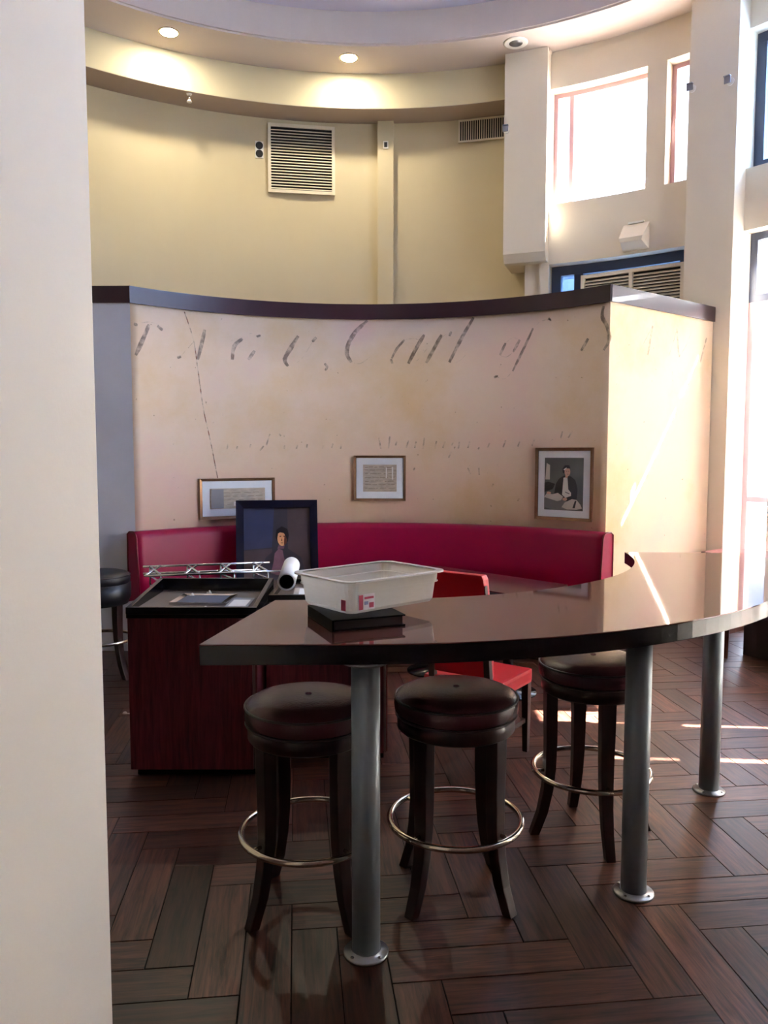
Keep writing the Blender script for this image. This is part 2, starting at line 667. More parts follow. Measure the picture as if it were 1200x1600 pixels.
ceil = MB()
ceil.arc(C, 4.0, 5.2, 0, 360, Z_RING, Z_RING + 0.1, step=3, mat='ceiling_paint')
ceil.arc(C, 3.98, 4.1, 0, 360, Z_RING + 0.02, Z_TOP + 0.1, step=3, mat='ceiling_paint')
ceil = ceil.build('ceiling')
struct(ceil, 'stepped round ceiling')
MB().arc(C, 0.0, 4.05, 0, 360, Z_TOP, Z_TOP + 0.1, step=3, mat='tray_paint').build('tray_panel', parent=ceil)

pil = MB().arc(C, 4.92, 5.01, 87.2, 89.36, 0, Z_SOF, step=2, mat='cream_paint').build('trim_1', bevel=0.004)
struct(pil, 'narrow cream pilaster on the curved wall')

# near wall edge at the left of the picture
wl = MB().prism([(-0.605, 1.665), (-0.605, -0.3), (-0.9, -0.3), (-0.9, 1.665)], 0, Z_RING, 'white_paint').build('wall_left', bevel=0.006)
struct(wl, 'near white wall end at the left edge of the picture')

# window wall
ww = MB()
RI, RO = 4.55, 4.82


def slab(a0, a1, z0, z1, r0=RI, r1=RO, mat='white_paint'):
    ww.arc(C, r0, r1, a0, a1, z0, z1, step=2.5, mat=mat)


slab(65.2, 68.6, 0, 3.75, 4.60, 5.05)                 # pier under the chase
slab(65.15, 71.2, 5.88 - 0.02, 5.9, 4.45, 5.05)
# bay with the big clerestory window
slab(46.0, 65.3, 0, 2.3)
slab(46.0, 65.3, 3.69, 4.32)
slab(46.0, 65.3, 5.51, 5.9)
slab(65.2, 66.5, 2.3, 5.9)
slab(50.2, 52.65, 4.32, 5.51)
slab(46.0, 47.45, 2.3, 5.9)
BAYS = [(40.3, 22.0), (16.0, -1.7), (-6.5, -25.0)]
for a1, a0 in BAYS:
    slab(a0, a1, 4.02 if a1 == 16.0 else 3.72, 4.28)
    slab(a0, a1, 5.52, 5.9)
    slab(a0, a1, -0.1, 0.10)
for a0, a1 in ((16.0, 22.0), (-6.5, -1.7)):
    slab(a0, a1, 0, 5.9, 4.45, RO)
slab(-26.5, -25.0, -0.1, 5.9, 4.45, 5.1)
ww = ww.build('wall_right')
struct(ww, 'curved window wall, painted off-white')
col_big = MB().arc(C, 4.35, 4.82, 40.3, 46.3, 0, 5.9, step=6, mat='white_paint').build('trim_2', bevel=0.004)
struct(col_big, 'broad off-white column beside the clerestory windows')
chase = MB()
chase.arc(C, 4.40, 5.02, 65.3, 71.2, 3.80, 5.9, step=6, mat='white_paint')
# sloping underside of the chase
a, b = 65.3, 71.2
pts = [pol(4.40, a, 3.80), pol(5.0, a, 3.80), pol(5.0, b, 3.80), pol(4.40, b, 3.80),
       pol(4.46, a, 3.715), pol(4.95, a, 3.715), pol(4.95, b, 3.715), pol(4.46, b, 3.715)]
chase.add(pts, [(4, 5, 6, 7), (0, 4, 7, 3), (0, 1, 5, 4), (1, 2, 6, 5), (2, 3, 7, 6)], 'white_paint')
chase = chase.build('trim_3')
struct(chase, 'boxed off-white duct chase hanging beside the back wall')

# added overhang, out of view, keeps sun out of the clerestories
sun_block = MB().arc(C, 4.83, 6.45, -76, 39, 5.95, 6.15, step=4, mat='outside_wall').build('added_overhang')
struct(sun_block, 'added overhang blocking sun outside the windows')
fin = MB().box(4.55, 4.9, 6.92, 7.75, -0.12, 4.2, 'outside_wall').build('added_pillar', bevel=0.02)  # added unseen block that keeps direct sun off the return wall
struct(fin, 'added square pillar blocking sun outside the right-edge window')


def window(idx, label, a0, a1, z0, z1, fmat, pane='pane', r=4.70, bar=0.045, mull=(), rails=(), depth=0.09):
    """Curved-wall window: head, sill and jambs, optional mullions (angles) and rails (heights), one pane per bay."""
    da = math.degrees(bar / r)
    w = MB()
    w.arc(C, r, r + depth, a0, a1, z0, z0 + bar, step=2.5, mat=fmat)
    w.arc(C, r, r + depth, a0, a1, z1 - bar, z1, step=2.5, mat=fmat)
    w.arc(C, r, r + depth, a0, a0 + da, z0 + bar, z1 - bar, mat=fmat)
    w.arc(C, r, r + depth, a1 - da, a1, z0 + bar, z1 - bar, mat=fmat)
    w = w.build('window_%d' % idx)
    struct(w, label)
    edges = [a0 + da * 0.5] + sorted(mull) + [a1 - da * 0.5]
    for mu in mull:
        MB().arc(C, r + 0.005, r + depth - 0.005, mu - da / 2, mu + da / 2, z0 + bar, z1 - bar, mat=fmat).build('mullion', parent=w)
    for zr in rails:
        MB().arc(C, r + 0.008, r + depth - 0.008, a0 + da, a1 - da, zr - bar / 2, zr + bar / 2, step=2.5, mat=fmat).build('rail', parent=w)
    zs = [z0 + bar] + sorted(rails) + [z1 - bar]
    for i in range(len(edges) - 1):
        for j in range(len(zs) - 1):
            MB().arc(C, r + 0.04, r + 0.046, edges[i], edges[i + 1], zs[j], zs[j + 1], step=2.5, mat=pane).build('pane', parent=w)
    return w


window(1, 'large bright clerestory window above the sconce', 52.65, 65.25, 4.32, 5.51, 'pink_frame', pane='tinted_pane', mull=(62.9,))
window(2, 'narrow clerestory window beside the broad column', 47.4, 50.2, 4.32, 5.51, 'pink_frame', pane='tinted_pane')
window(3, 'dark framed transom window with a louvred grille', 47.45, 65.2, 2.3, 3.69, 'blue_frame', pane='dark_pane', bar=0.10, mull=(61.6,))
n = 4
for i, (a1, a0) in enumerate(BAYS):
    g = 'at the right edge of the picture' if i == 0 else 'in bay %s of the window wall' % ['two', 'three'][i - 1]
    window(n, 'blue framed clerestory window ' + g, a0, a1, 4.28, 5.52, 'blue_frame', pane='blue_pane', bar=0.09, mull=(a1 - 6.0,) if i == 0 else (0.5 * (a0 + a1),))
    window(n + 1, 'dark framed transom window ' + g, a0, a1, 3.08, 4.02 if i == 1 else 3.72, 'blue_frame', bar=0.07, mull=(a1 - 5.0,) if i == 0 else (0.5 * (a0 + a1),))
    window(n + 2, 'tall pink framed shop window ' + g, a0, a1, 0.10, 3.08, 'pink_frame', bar=0.05, mull=(a1 - 5.0,) if i == 0 else (0.5 * (a0 + a1),), rails=(1.22,))
    n += 3


# added out-of-view shades; their gaps are placed to shape the sun streaks
def added_shade(label, a0, a1, z0, z1, cloth='shade_cloth'):
    t = thing('added_shade', label, 'shade', (0, 0, 0), 0, 'added out-of-view shades that block the sun')
    MB().arc(C, 4.585, 4.588, a0, a1, z0, z1, step=2, mat=cloth).build('cloth', parent=t)
    MB().tube([pol(4.59, a0 + (a1 - a0) * i / 8, z1 + 0.004) for i in range(9)], 0.010, 8, 'white_paint').build('roller', parent=t)
    MB().arc(C, 4.58, 4.594, a0, a1, z0 - 0.012, z0, step=2, mat='white_paint').build('bottom_bar', parent=t)
    return t


added_shade('added tall sun-blocking shade over the shop window at the right edge', 22.8, 36.6, 0.16, 3.245, 'shade_cloth_dim')
added_shade('added narrow sun-blocking strip over the right-edge transom', 22.8, 25.4, 3.32, 3.66, 'shade_cloth_dim')
added_shade('added short sun-blocking shade over the right-edge transom', 25.95, 36.6, 3.32, 3.66, 'shade_cloth_dim')
added_shade('added tall sun-blocking shade over the second shop window bay', -0.5, 15.4, 0.16, 3.25)
added_shade('added short sun-blocking shade over the second transom bay', 1.9, 15.4, 3.29, 3.96)
added_shade('added sun-blocking shade over the third shop window bay', -24.95, -7.85, 0.16, 3.66)

# window ledge, low bench base and wooden chair seen under the bar table at the right
t = thing('window_ledge', 'reddish counter ledge running along the shop window', 'ledge')
MB().arc(C, 4.0, 4.50, -5, 40.6, 0.735, 0.765, step=2, mat='sill_red').build('ledge_top', parent=t, bevel=0.004)
MB().arc(C, 3.99, 4.0, -5, 40.6, 0.725, 0.765, step=2, mat='dark_edge').build('ledge_edge', parent=t)
for aa in (38.5, 20, 4):
    MB().arc(C, 4.05, 4.5, aa - 0.4, aa + 0.4, 0, 0.735, mat='chair_wood').build('bracket', parent=t)
t = thing('window_bench', 'low dark bench base under the shop window', 'bench')
MB().arc(C, 3.62, 3.98, 2, 31, 0.0, 0.36, step=2, mat='banquette').build('base', parent=t, bevel=0.006)
MB().arc(C, 3.58, 3.98, 2, 31.4, 0.36, 0.44, step=2, mat='banquette').build('seat_pad', parent=t, bevel=0.02)

# ------------------------------------------------------------------ booth partition with printed mural
RF = 2.68
A_L, A_R = 135.8, 42.4
Z_CAP0, Z_CAP1 = 2.885, 3.02
pL, pR = pol(RF, A_L, 0, CM), pol(RF, A_R, 0, CM)
pEnd = Vector((3.075, 7.47, 0))
d_ret = (pEnd - pR).normalized()
n_ret = Vector((d_ret.y, -d_ret.x, 0))            # faces the camera's right
pOut = Vector((-3.6, pL.y + 0.03, 0))


def strip(p, q, nrm, thick, z0, z1, mat):
    b = MB()
    a, c = Vector(p), Vector(q)
    back = -Vector(nrm) * thick
    poly = [(a.x, a.y), (c.x, c.y), (c.x + back.x, c.y + back.y), (a.x + back.x, a.y + back.y)]
    return b.prism(poly, z0, z1, mat)


part = MB().arc(CM, RF, RF + 0.17, A_R, A_L, 0, Z_CAP0, step=1.5, mat='mural', smooth=True).build('wall_partition')
for p_ in part.data.polygons:
    p_.use_smooth = abs(p_.normal.z) < 0.5 and abs(p_.normal.x * 0 + 1) > 0
part.data.update()
struct(part, 'curved booth partition covered with a faded manuscript mural')
strip(pR, pEnd, n_ret, 0.17, 0, Z_CAP0, 'mural').build('return_face', parent=part)
strip(pOut, pL, Vector((0, -1, 0)), 0.17, 0, Z_CAP0, 'mural_skylit').build('side_face', parent=part)
MB().arc(CM, RF - 0.015, RF + 0.19, A_R - 0.2, A_L + 0.2, Z_CAP0, Z_CAP1, step=1.5, mat='cap_wood').build('cap_rail', parent=part)
strip(pR - n_ret * -0.015, pEnd + d_ret * 0.01 - n_ret * -0.015, n_ret, 0.2, Z_CAP0, Z_CAP1, 'cap_wood').build('cap_rail', parent=part)
strip(pOut + Vector((0, -0.015, 0)), pL + Vector((0.0, -0.015, 0)), Vector((0, -1, 0)), 0.2, Z_CAP0, Z_CAP1, 'cap_wood').build('cap_rail', parent=part)
b_ = MB().arc(CM, RF - 0.02, RF, A_R, A_L, 0, 0.1, step=2, mat='cap_wood')
b_.build('baseboard', parent=part)
strip(pR + n_ret * 0.012, pEnd + n_ret * 0.012, n_ret, 0.012, 0, 0.1, 'cap_wood').build('baseboard', parent=part)

# lettering of the mural: broken strokes of big italic capitals and script, given as positions on the wall
CA, SA = math.cos(PITCH), math.sin(PITCH)


def sight(px, py):
    dx, dz = (px - 600) / F_PX, -(py - 800) / F_PX
    return Vector((dx, CA + dz * SA, -SA + dz * CA))


def on_curve(px, py, r=RF - 0.0015, c=CM):
    d = sight(px, py)
    ox, oy = -c[0], -c[1]
    A, B, K = d.x ** 2 + d.y ** 2, ox * d.x + oy * d.y, ox * ox + oy * oy - r * r
    t = (-B + math.sqrt(B * B - A * K)) / A
    return Vector((0, 0, EYE)) + d * t


def on_return(px, py):
    d = sight(px, py)
    p0 = pR + n_ret * 0.0015
    t = p0.dot(n_ret) / (d.x * n_ret.x + d.y * n_ret.y)
    return Vector((0, 0, EYE)) + d * t


def nrm_curve(p):
    return (CM[0] - p[0], CM[1] - p[1], 0)


def nrm_return(p):
    return n_ret


def smooth_path(pts, sub=4):
    out = []
    n_ = len(pts)
    for i in range(n_ - 1):
        p0, p1, p2, p3 = pts[max(0, i - 1)], pts[i], pts[i + 1], pts[min(n_ - 1, i + 2)]
        for s_ in range(sub):
            t_ = s_ / sub
            out.append(tuple(0.5 * (2 * p1[k] + (p2[k] - p0[k]) * t_ + (2 * p0[k] - 5 * p1[k] + 4 * p2[k] - p3[k]) * t_ ** 2
                                    + (3 * p1[k] - p0[k] - 3 * p2[k] + p3[k]) * t_ ** 3) for k in (0, 1)))
    out.append(pts[-1])
    return out


BIG = {  # letter: strokes, each a list of wall points and a width in millimetres
    'letter_t': [([(233, 507), (223, 531), (212, 555)], 40), ([(209, 506), (215, 508)], 26), ([(246, 509), (254, 516)], 26), ([(214, 506), (233, 503), (250, 508)], 6)],
    'letter_a': [([(320, 515), (315, 538), (309, 562)], 38), ([(277, 559), (283, 557)], 24), ([(281, 558), (299, 538), (318, 516)], 6)],
    'letter_g': [([(379, 529), (366, 541), (363, 562)], 36), ([(398, 548), (388, 562)], 30), ([(401, 526), (407, 524)], 22), ([(379, 529), (392, 521), (404, 527)], 6)],
    'letter_u': [([(466, 525), (456, 541), (445, 561), (450, 572)], 40), ([(494, 527), (488, 534)], 30), ([(450, 572), (470, 562), (490, 531)], 6)],
    'comma': [([(507, 568), (511, 573), (508, 579)], 24)],
    'letter_e': [([(574, 501), (556, 518), (545, 536), (542, 553), (549, 566)], 40), ([(574, 501), (582, 508)], 8), ([(549, 566), (563, 568), (578, 558)], 7)],
    'letter_a.1': [([(632, 531), (620, 545), (612, 560)], 24), ([(663, 523), (651, 543), (638, 568)], 36), ([(611, 561), (613, 568)], 24), ([(632, 531), (646, 529), (658, 532)], 6), ([(638, 568), (652, 563), (667, 545)], 5)],
    'letter_r': [([(690, 523), (678, 545), (666, 567)], 34), ([(705, 518), (702, 525)], 24), ([(684, 535), (694, 524), (704, 520)], 6)],
    'letter_l': [([(740, 496), (723, 525), (702, 566)], 34), ([(702, 566), (716, 565), (732, 550)], 5)],
    'letter_o': [([(790, 536), (781, 555)], 26), ([(812, 531), (802, 550)], 26), ([(790, 536), (801, 528), (812, 531)], 6), ([(781, 555), (791, 558), (802, 550)], 6)],
    'letter_f': [([(833, 513), (819, 543), (801, 580)], 24), ([(833, 513), (845, 502), (860, 499)], 9), ([(857, 497), (861, 501)], 18), ([(801, 580), (788, 592), (773, 587)], 7), ([(772, 590), (778, 587)], 22)],
    'letter_s': [([(943, 478), (941, 495), (949, 511), (952, 531), (943, 547)], 36), ([(919, 529), (908, 548)], 28), ([(943, 547), (925, 552), (909, 546)], 6)],
    }
for nm, strokes in BIG.items():
    lb = MB()
    for pts, w in strokes:
        sp = smooth_path(pts)
        P = [on_curve(*p) for p in sp]
        k = len(P)
        ws = [w / 1000.0 * (0.55 + 0.45 * math.sin(math.pi * (i + 0.6) / (k + 0.2))) * rng.uniform(0.85, 1.1) for i in range(k)]
        lb.ribbon(P, nrm_curve, ws, 'ink' if w > 12 else 'ink_hair')
    if lb.v:
        o = lb.build(nm.split('.')[0], parent=part, recalc=False)
for nm, strokes in {'letter_a': [([(1020, 509), (1016, 532), (1012, 555)], 26), ([(998, 551), (1009, 530), (1020, 509)], 6)],
                    'letter_n': [([(1058, 513), (1059, 535), (1061, 558)], 26), ([(1045, 556), (1052, 535), (1058, 513)], 7), ([(1104, 528), (1094, 566)], 22), ([(1061, 558), (1072, 540), (1080, 520)], 6)]}.items():
    lb = MB()
    for pts, w in strokes:
        sp = smooth_path(pts)
        P = [on_return(*p) for p in sp]
        lb.ribbon(P, nrm_return, [w / 1000.0] * len(P), 'ink_faint')
    lb.build(nm, parent=part, recalc=False)
lb = MB()
for x_, z_, w_ in ((-2.36, 2.72, 0.03), (-2.28, 2.73, 0.012), (-2.33, 1.62, 0.012), (-2.20, 2.05, 0.01)):
    lb.ribbon([(x_, pL.y + 0.0145, z_), (x_ + 0.02, pL.y + 0.0145, z_ - 0.03)], lambda p: (0, -1, 0), [w_, w_], 'ink_faint')
lb.build('ink_specks', parent=part, recalc=False)
# the second, much smaller line of script: only scattered strokes are left
SMALL = [[(422, 678), (416, 696)], [(356, 694), (355, 702)], [(445, 696), (444, 701)], [(480, 694), (479, 700)], [(505, 696), (504, 701)],
         [(534, 694), (532, 701)], [(436, 678), (439, 681)], [(592, 684), (595, 701)], [(609, 682), (607, 701)], [(620, 690), (618, 696)],
         [(663, 684), (661, 701)], [(682, 689), (680, 701)], [(708, 691), (706, 696)], [(718, 690), (716, 701)], [(705, 706), (701, 715)],
         [(749, 699), (747, 702)], [(731, 731), (735, 741)], [(748, 731), (749, 742)], [(648, 731), (646, 735)], [(895, 673), (888, 684)],
         [(879, 674), (876, 685)], [(771, 756), (768, 760)], [(371, 697), (370, 702)], [(412, 697), (406, 704)], [(392, 694), (390, 700)],
         [(465, 695), (463, 701)], [(520, 693), (518, 700)], [(638, 688), (635, 700)], [(650, 690), (648, 700)], [(695, 690), (692, 700)],
         [(734, 690), (731, 700)], [(765, 692), (762, 700)], [(790, 688), (786, 699)], [(812, 690), (809, 698)], [(835, 687), (831, 697)]]
lb = MB()
for s_ in SMALL:
    P = [on_curve(*p) for p in smooth_path(s_, 3)]
    lb.ribbon(P, nrm_curve, [0.014] * len(P), 'ink_faint')
lb.build('small_script', parent=part, recalc=False)
lb = MB()
P = [on_curve(*p) for p in smooth_path([(288, 487), (302, 530), (309, 576), (318, 640), (329, 690), (340, 747)], 6)]
lb.ribbon(P, nrm_curve, [0.009] * len(P), 'crease')
lb.build('fold_crease', parent=part, recalc=False)

# ------------------------------------------------------------------ booth bench
bench = thing('booth_bench', 'curved red vinyl booth bench along the mural wall', 'bench')
prof = [(2.66, 0.44), (2.66, 1.0), (2.63, 1.02), (2.57, 1.022), (2.535, 1.005), (2.52, 0.97), (2.50, 0.70), (2.49, 0.47)]


def arc_profile(prof, c, a0, a1, step, mat):
    n_ = int(abs(a1 - a0) / step) + 1
    vs, fs = [], []
    k = len(prof)
    for i in range(n_ + 1):
        a = R2D(a0 + (a1 - a0) * i / n_)
        for r, z in prof:
            vs.append((c[0] + r * math.cos(a), c[1] + r * math.sin(a), z))
    for i in range(n_):
        for j in range(k):
            j2 = (j + 1) % k
            fs.append((i * k + j, i * k + j2, (i + 1) * k + j2, (i + 1) * k + j))
    fs += [tuple(range(k)), tuple(n_ * k + j for j in range(k))[::-1]]
    m_ = MB()
    m_.add(vs, fs, mat, True)
    m_.smooth[-1] = m_.smooth[-2] = False
    return m_


arc_profile(prof, CM, 40.6, 137.6, 1.5, 'red_vinyl').build('backrest', parent=bench)
for aa in (40.6, 137.6):
    MB().tube([pol(r, aa, z, CM) for r, z in prof], 0.007, 6, 'red_piping').build('end_piping', parent=bench)
arc_profile([(2.03, 0.34), (2.5, 0.34), (2.5, 0.47), (2.08, 0.475), (2.04, 0.455), (2.02, 0.42)], CM, 41, 137, 2, 'red_vinyl').build('seat', parent=bench)
MB().arc(CM, 2.1, 2.66, 41.5, 136.5, 0.0, 0.34, step=2, mat='black_lacquer').build('base', parent=bench)


# ------------------------------------------------------------------ framed pictures
def poly_print(name, parent, w, h, cx, cz, y, layers):
    """Flat printed image: stacked colour shapes, coordinates 0..1 in the print."""
    m_ = MB()
    for i, (mat, poly) in enumerate(layers):
        yy = y - 0.0005 * i
        vs = [(cx + (px - 0.5) * w, yy, cz + (pz - 0.5) * h) for px, pz in poly]
        m_.add(vs, [tuple(range(len(vs)))], mat)
    return m_.build(name, parent=parent, recalc=False)


FULL = [(0, 0), (1, 0), (1, 1), (0, 1)]


def rails(w, h, bar, depth, z0=0.0, y0=0.0):
    """Four mitred frame rails around a w x h opening outline; front faces -Y."""
    out = []
    x0, x1, za, zb = -w / 2, w / 2, z0, z0 + h
    quads = [((x0, za), (x1, za), (x1 - bar, za + bar), (x0 + bar, za + bar)),
             ((x1, za), (x1, zb), (x1 - bar, zb - bar), (x1 - bar, za + bar)),
             ((x1, zb), (x0, zb), (x0 + bar, zb - bar), (x1 - bar, zb - bar)),
             ((x0, zb), (x0, za), (x0 + bar, za + bar), (x0 + bar, zb - bar))]
    for q in quads:
        vs = [(x, y0, z) for x, z in q] + [(x, y0 - depth, z) for x, z in q[:2]] + [(x, y0 - depth * 0.7, z) for x, z in q[2:]]
        out.append(MB().add(vs, [(0, 1, 2, 3), (4, 5, 6, 7), (0, 1, 5, 4), (1, 2, 6, 5), (2, 3, 7, 6), (3, 0, 4, 7)]))
    return out


def framed_picture(name, label, loc, rotz, w, h, bar, mat_w, layers, frame_mat='gilt', tilt=0.0, group=None, depth=0.024):
    t = thing(name, label, 'picture', loc, rotz, group)
    t.rotation_euler = (tilt, 0, rotz)
    for q in rails(w, h, bar, depth):
        q.build('frame_rail', frame_mat, t)
    fi = MB()
    iw, ih = w - 2 * bar, h - 2 * bar
    for q in rails(iw + 0.008, ih + 0.008, 0.006, depth * 0.72, z0=bar - 0.004):
        fi.add(q.v, q.f, 'gilt_line')
    fi.build('inner_line', parent=t)
    MB().box(-w / 2 + 0.004, w / 2 - 0.004, -0.008, -0.001, 0.004, h - 0.004, 'mat_board').build('mat_board', parent=t)
    if layers is not None:
        poly_print('print', t, iw - 2 * mat_w, ih - 2 * mat_w, 0, h / 2, -0.0085, layers)
    MB().box(-iw / 2, iw / 2, -0.0135, -0.0125, bar, h - bar, 'picture_glass').build('glass', parent=t)
    return t


def chord(a0, a1, r=RF):
    mid, half = 0.5 * (a0 + a1), 0.5 * abs(a1 - a0)
    rr = r * math.cos(R2D(half)) - 0.002
    return pol(rr, mid, 0, CM), R2D(mid - 90), 2 * r * math.sin(R2D(half))


def line_layers(rows, mat='document_line', cap=None):
    out = [('document', FULL)]
    for z in rows:
        x = 0.06
        while x < 0.9:
            l = rng.uniform(0.05, 0.2)
            zz = z + rng.uniform(-0.01, 0.01)
            out.append((mat, [(x, zz), (min(0.95, x + l), zz + 0.004), (min(0.95, x + l), zz + 0.018), (x, zz + 0.016)]))
            x += l + rng.uniform(0.02, 0.07)
    if cap:
        out += cap
    return out


grp = 'framed pictures hung on the mural wall'
p, rz, w = chord(108.63, 123.3)
framed_picture('framed_document', 'wide framed document in a white mat, half hidden by the leaning portrait', (p.x, p.y, 1.08), rz, w, 0.36, 0.022, 0.068,
               line_layers([0.2, 0.42, 0.6, 0.78], cap=[('white_paper', [(0.42, 0.13), (0.68, 0.13), (0.68, 0.34), (0.42, 0.34)]),
                                                       ('document_line', [(0.45, 0.2), (0.65, 0.2), (0.65, 0.24), (0.45, 0.24)]),
                                                       ('grey_card', [(0.02, 0.03), (0.24, 0.03), (0.24, 0.97), (0.02, 0.97)])]), group=grp)
p, rz, w = chord(82.45, 92.75)
framed_picture('framed_document', 'small framed document in a white mat, middle of the mural wall', (p.x, p.y, 1.22), rz, w, 0.42, 0.02, 0.065,
               line_layers([0.12, 0.26, 0.38, 0.52, 0.66, 0.8, 0.9], cap=[('white_paper', [(0.68, 0.5), (0.71, 0.5), (0.71, 0.9), (0.68, 0.9)]),
                                                                    ('white_paper', [(0.86, 0.45), (0.9, 0.45), (0.9, 0.92), (0.86, 0.92)])]), group=grp)
plain('ph_bg', srgb(92, 98, 100), 0.5, noise=0.15, scale=6)
plain('ph_dark', srgb(44, 44, 54), 0.5, noise=0.15, scale=10)
plain('ph_mid', srgb(128, 130, 132), 0.5, noise=0.1)
plain('ph_light', srgb(206, 202, 196), 0.5, noise=0.08)
plain('ph_skin', srgb(214, 176, 154), 0.5, noise=0.06)
plain('ph_white', srgb(230, 230, 226), 0.5, noise=0.05)


def ell(cx, cz, rx, rz_, n_=16):
    return [(cx + rx * math.cos(2 * math.pi * i / n_), cz + rz_ * math.sin(2 * math.pi * i / n_)) for i in range(n_)]


portrait_layers = [
    ('ph_bg', FULL),
    ('ph_light', [(0.02, 0.58), (0.14, 0.58), (0.14, 0.86), (0.05, 0.90)]),
    ('ph_dark', [(0.0, 0.34), (0.22, 0.40), (0.28, 0.50), (0.10, 0.54), (0.0, 0.52)]),
    ('ph_dark', [(0.26, 0.30), (0.30, 0.50), (0.38, 0.60), (0.50, 0.66), (0.68, 0.65), (0.80, 0.58), (0.86, 0.42), (0.84, 0.18), (0.40, 0.18)]),
    ('ph_mid', [(0.0, 0.04), (0.30, 0.0), (0.66, 0.0), (0.62, 0.16), (0.42, 0.26), (0.0, 0.22)]),
    ('ph_light', [(0.0, 0.24), (0.06, 0.31), (0.22, 0.30), (0.36, 0.33), (0.50, 0.26), (0.44, 0.19), (0.34, 0.17), (0.20, 0.20)]),
    ('ph_light', [(0.46, 0.06), (0.54, 0.15), (0.72, 0.22), (0.84, 0.21), (0.94, 0.12), (0.98, 0.05), (0.84, 0.02), (0.60, 0.02)]),
    ('ph_dark', [(0.74, 0.05), (0.80, 0.19), (0.84, 0.19), (0.80, 0.05)]),
    ('ph_white', [(0.50, 0.62), (0.60, 0.64), (0.63, 0.40), (0.70, 0.34), (0.70, 0.28), (0.56, 0.24), (0.47, 0.30)]),
    ('ph_mid', [(0.55, 0.36), (0.66, 0.33), (0.66, 0.31), (0.55, 0.34)]),
    ('ph_skin', ell(0.60, 0.735, 0.075, 0.085)),
    ('ph_skin', [(0.55, 0.67), (0.63, 0.67), (0.60, 0.62), (0.55, 0.62)]),
    ('ph_dark', [(0.48, 0.72), (0.52, 0.70), (0.53, 0.79), (0.60, 0.80), (0.68, 0.80), (0.64, 0.86), (0.54, 0.86), (0.48, 0.80)]),
    ('ph_white', [(0.50, 0.78), (0.58, 0.82), (0.58, 0.80), (0.52, 0.76)]),
    ('ph_dark', ell(0.585, 0.745, 0.012, 0.006, 8)), ('ph_dark', ell(0.635, 0.745, 0.010, 0.006, 8)),
    ('ph_dark', ell(0.615, 0.69, 0.018, 0.004, 8)),
    ('ph_skin', ell(0.13, 0.325, 0.06, 0.025)),
    ('ph_skin', ell(0.55, 0.215, 0.06, 0.03)),
]
p, rz, w = chord(45.0, 56.4)
framed_picture('framed_portrait', 'framed black-and-white portrait of a seated person in a dark coat', (p.x, p.y, 1.09), rz, w, 0.62, 0.024, 0.062, portrait_layers, group=grp)

# dark oil portrait standing on the bench
plain('oil_dark', srgb(62, 56, 66), 0.35, noise=0.25, scale=5)
plain('oil_brown', srgb(84, 70, 72), 0.35, noise=0.2, scale=6)
plain('oil_blue', srgb(60, 66, 98), 0.35, noise=0.2, scale=5)
plain('oil_skin', srgb(236, 170, 122), 0.4, noise=0.1, scale=20)
plain('oil_shadow', srgb(120, 66, 44), 0.4, noise=0.1, scale=20)
plain('oil_hair', srgb(24, 18, 20), 0.4, noise=0.2, scale=20)
plain('oil_plum', srgb(128, 90, 104), 0.4, noise=0.25, scale=16)
oil_layers = [
    ('oil_dark', FULL),
    ('oil_blue', [(0.0, 0.45), (0.42, 0.48), (0.46, 1.0), (0.0, 1.0)]),
    ('oil_brown', [(0.66, 0.1), (1.0, 0.0), (1.0, 1.0), (0.66, 1.0)]),
    ('oil_brown', [(0.0, 0.0), (0.45, 0.0), (0.42, 0.46), (0.0, 0.44)]),
    ('oil_dark', ell(0.56, 0.655, 0.12, 0.13)),
    ('oil_dark', [(0.2, 0.0), (0.95, 0.0), (0.86, 0.34), (0.66, 0.46), (0.48, 0.46), (0.32, 0.34)]),
    ('oil_plum', [(0.46, 0.40), (0.52, 0.46), (0.58, 0.44), (0.60, 0.34), (0.64, 0.22), (0.56, 0.10), (0.40, 0.14), (0.44, 0.28)]),
    ('oil_plum', [(0.50, 0.46), (0.60, 0.46), (0.62, 0.53), (0.53, 0.53)]),
    ('oil_skin', ell(0.575, 0.60, 0.073, 0.105, 20)),
    ('oil_shadow', [(0.60, 0.50), (0.64, 0.53), (0.648, 0.62), (0.62, 0.66), (0.605, 0.58)]),
    ('oil_shadow', [(0.535, 0.628), (0.562, 0.63), (0.56, 0.616), (0.538, 0.614)]),
    ('oil_shadow', [(0.592, 0.63), (0.622, 0.628), (0.62, 0.614), (0.594, 0.616)]),
    ('oil_shadow', [(0.565, 0.60), (0.578, 0.565), (0.558, 0.562)]),
    ('oil_shadow', [(0.552, 0.54), (0.592, 0.54), (0.582, 0.53), (0.558, 0.53)]),
    ('oil_hair', [(0.495, 0.56), (0.515, 0.66), (0.545, 0.675), (0.60, 0.665), (0.632, 0.62), (0.66, 0.54), (0.675, 0.64), (0.655, 0.72), (0.57, 0.755), (0.49, 0.71), (0.475, 0.62)]),
]
po = pol(2.18, 110.5, 0.476, CM)
pt = thing('oil_portrait', 'dark framed painting of a head in shadow, propped on the booth bench', 'painting', (po.x, po.y, 0.476), R2D(110.5 - 90 - 8))
pt.rotation_euler = (R2D(-13.5), 0, R2D(110.5 - 90 - 12))
for q in rails(0.70, 0.79, 0.065, 0.05):
    q.build('frame_rail', 'navy_frame', pt)
MB().box(-0.33, 0.33, -0.012, -0.002, 0.02, 0.77, 'oil_dark').build('canvas', parent=pt)
poly_print('painted_head', pt, 0.57, 0.66, 0, 0.395, -0.0125, oil_layers)


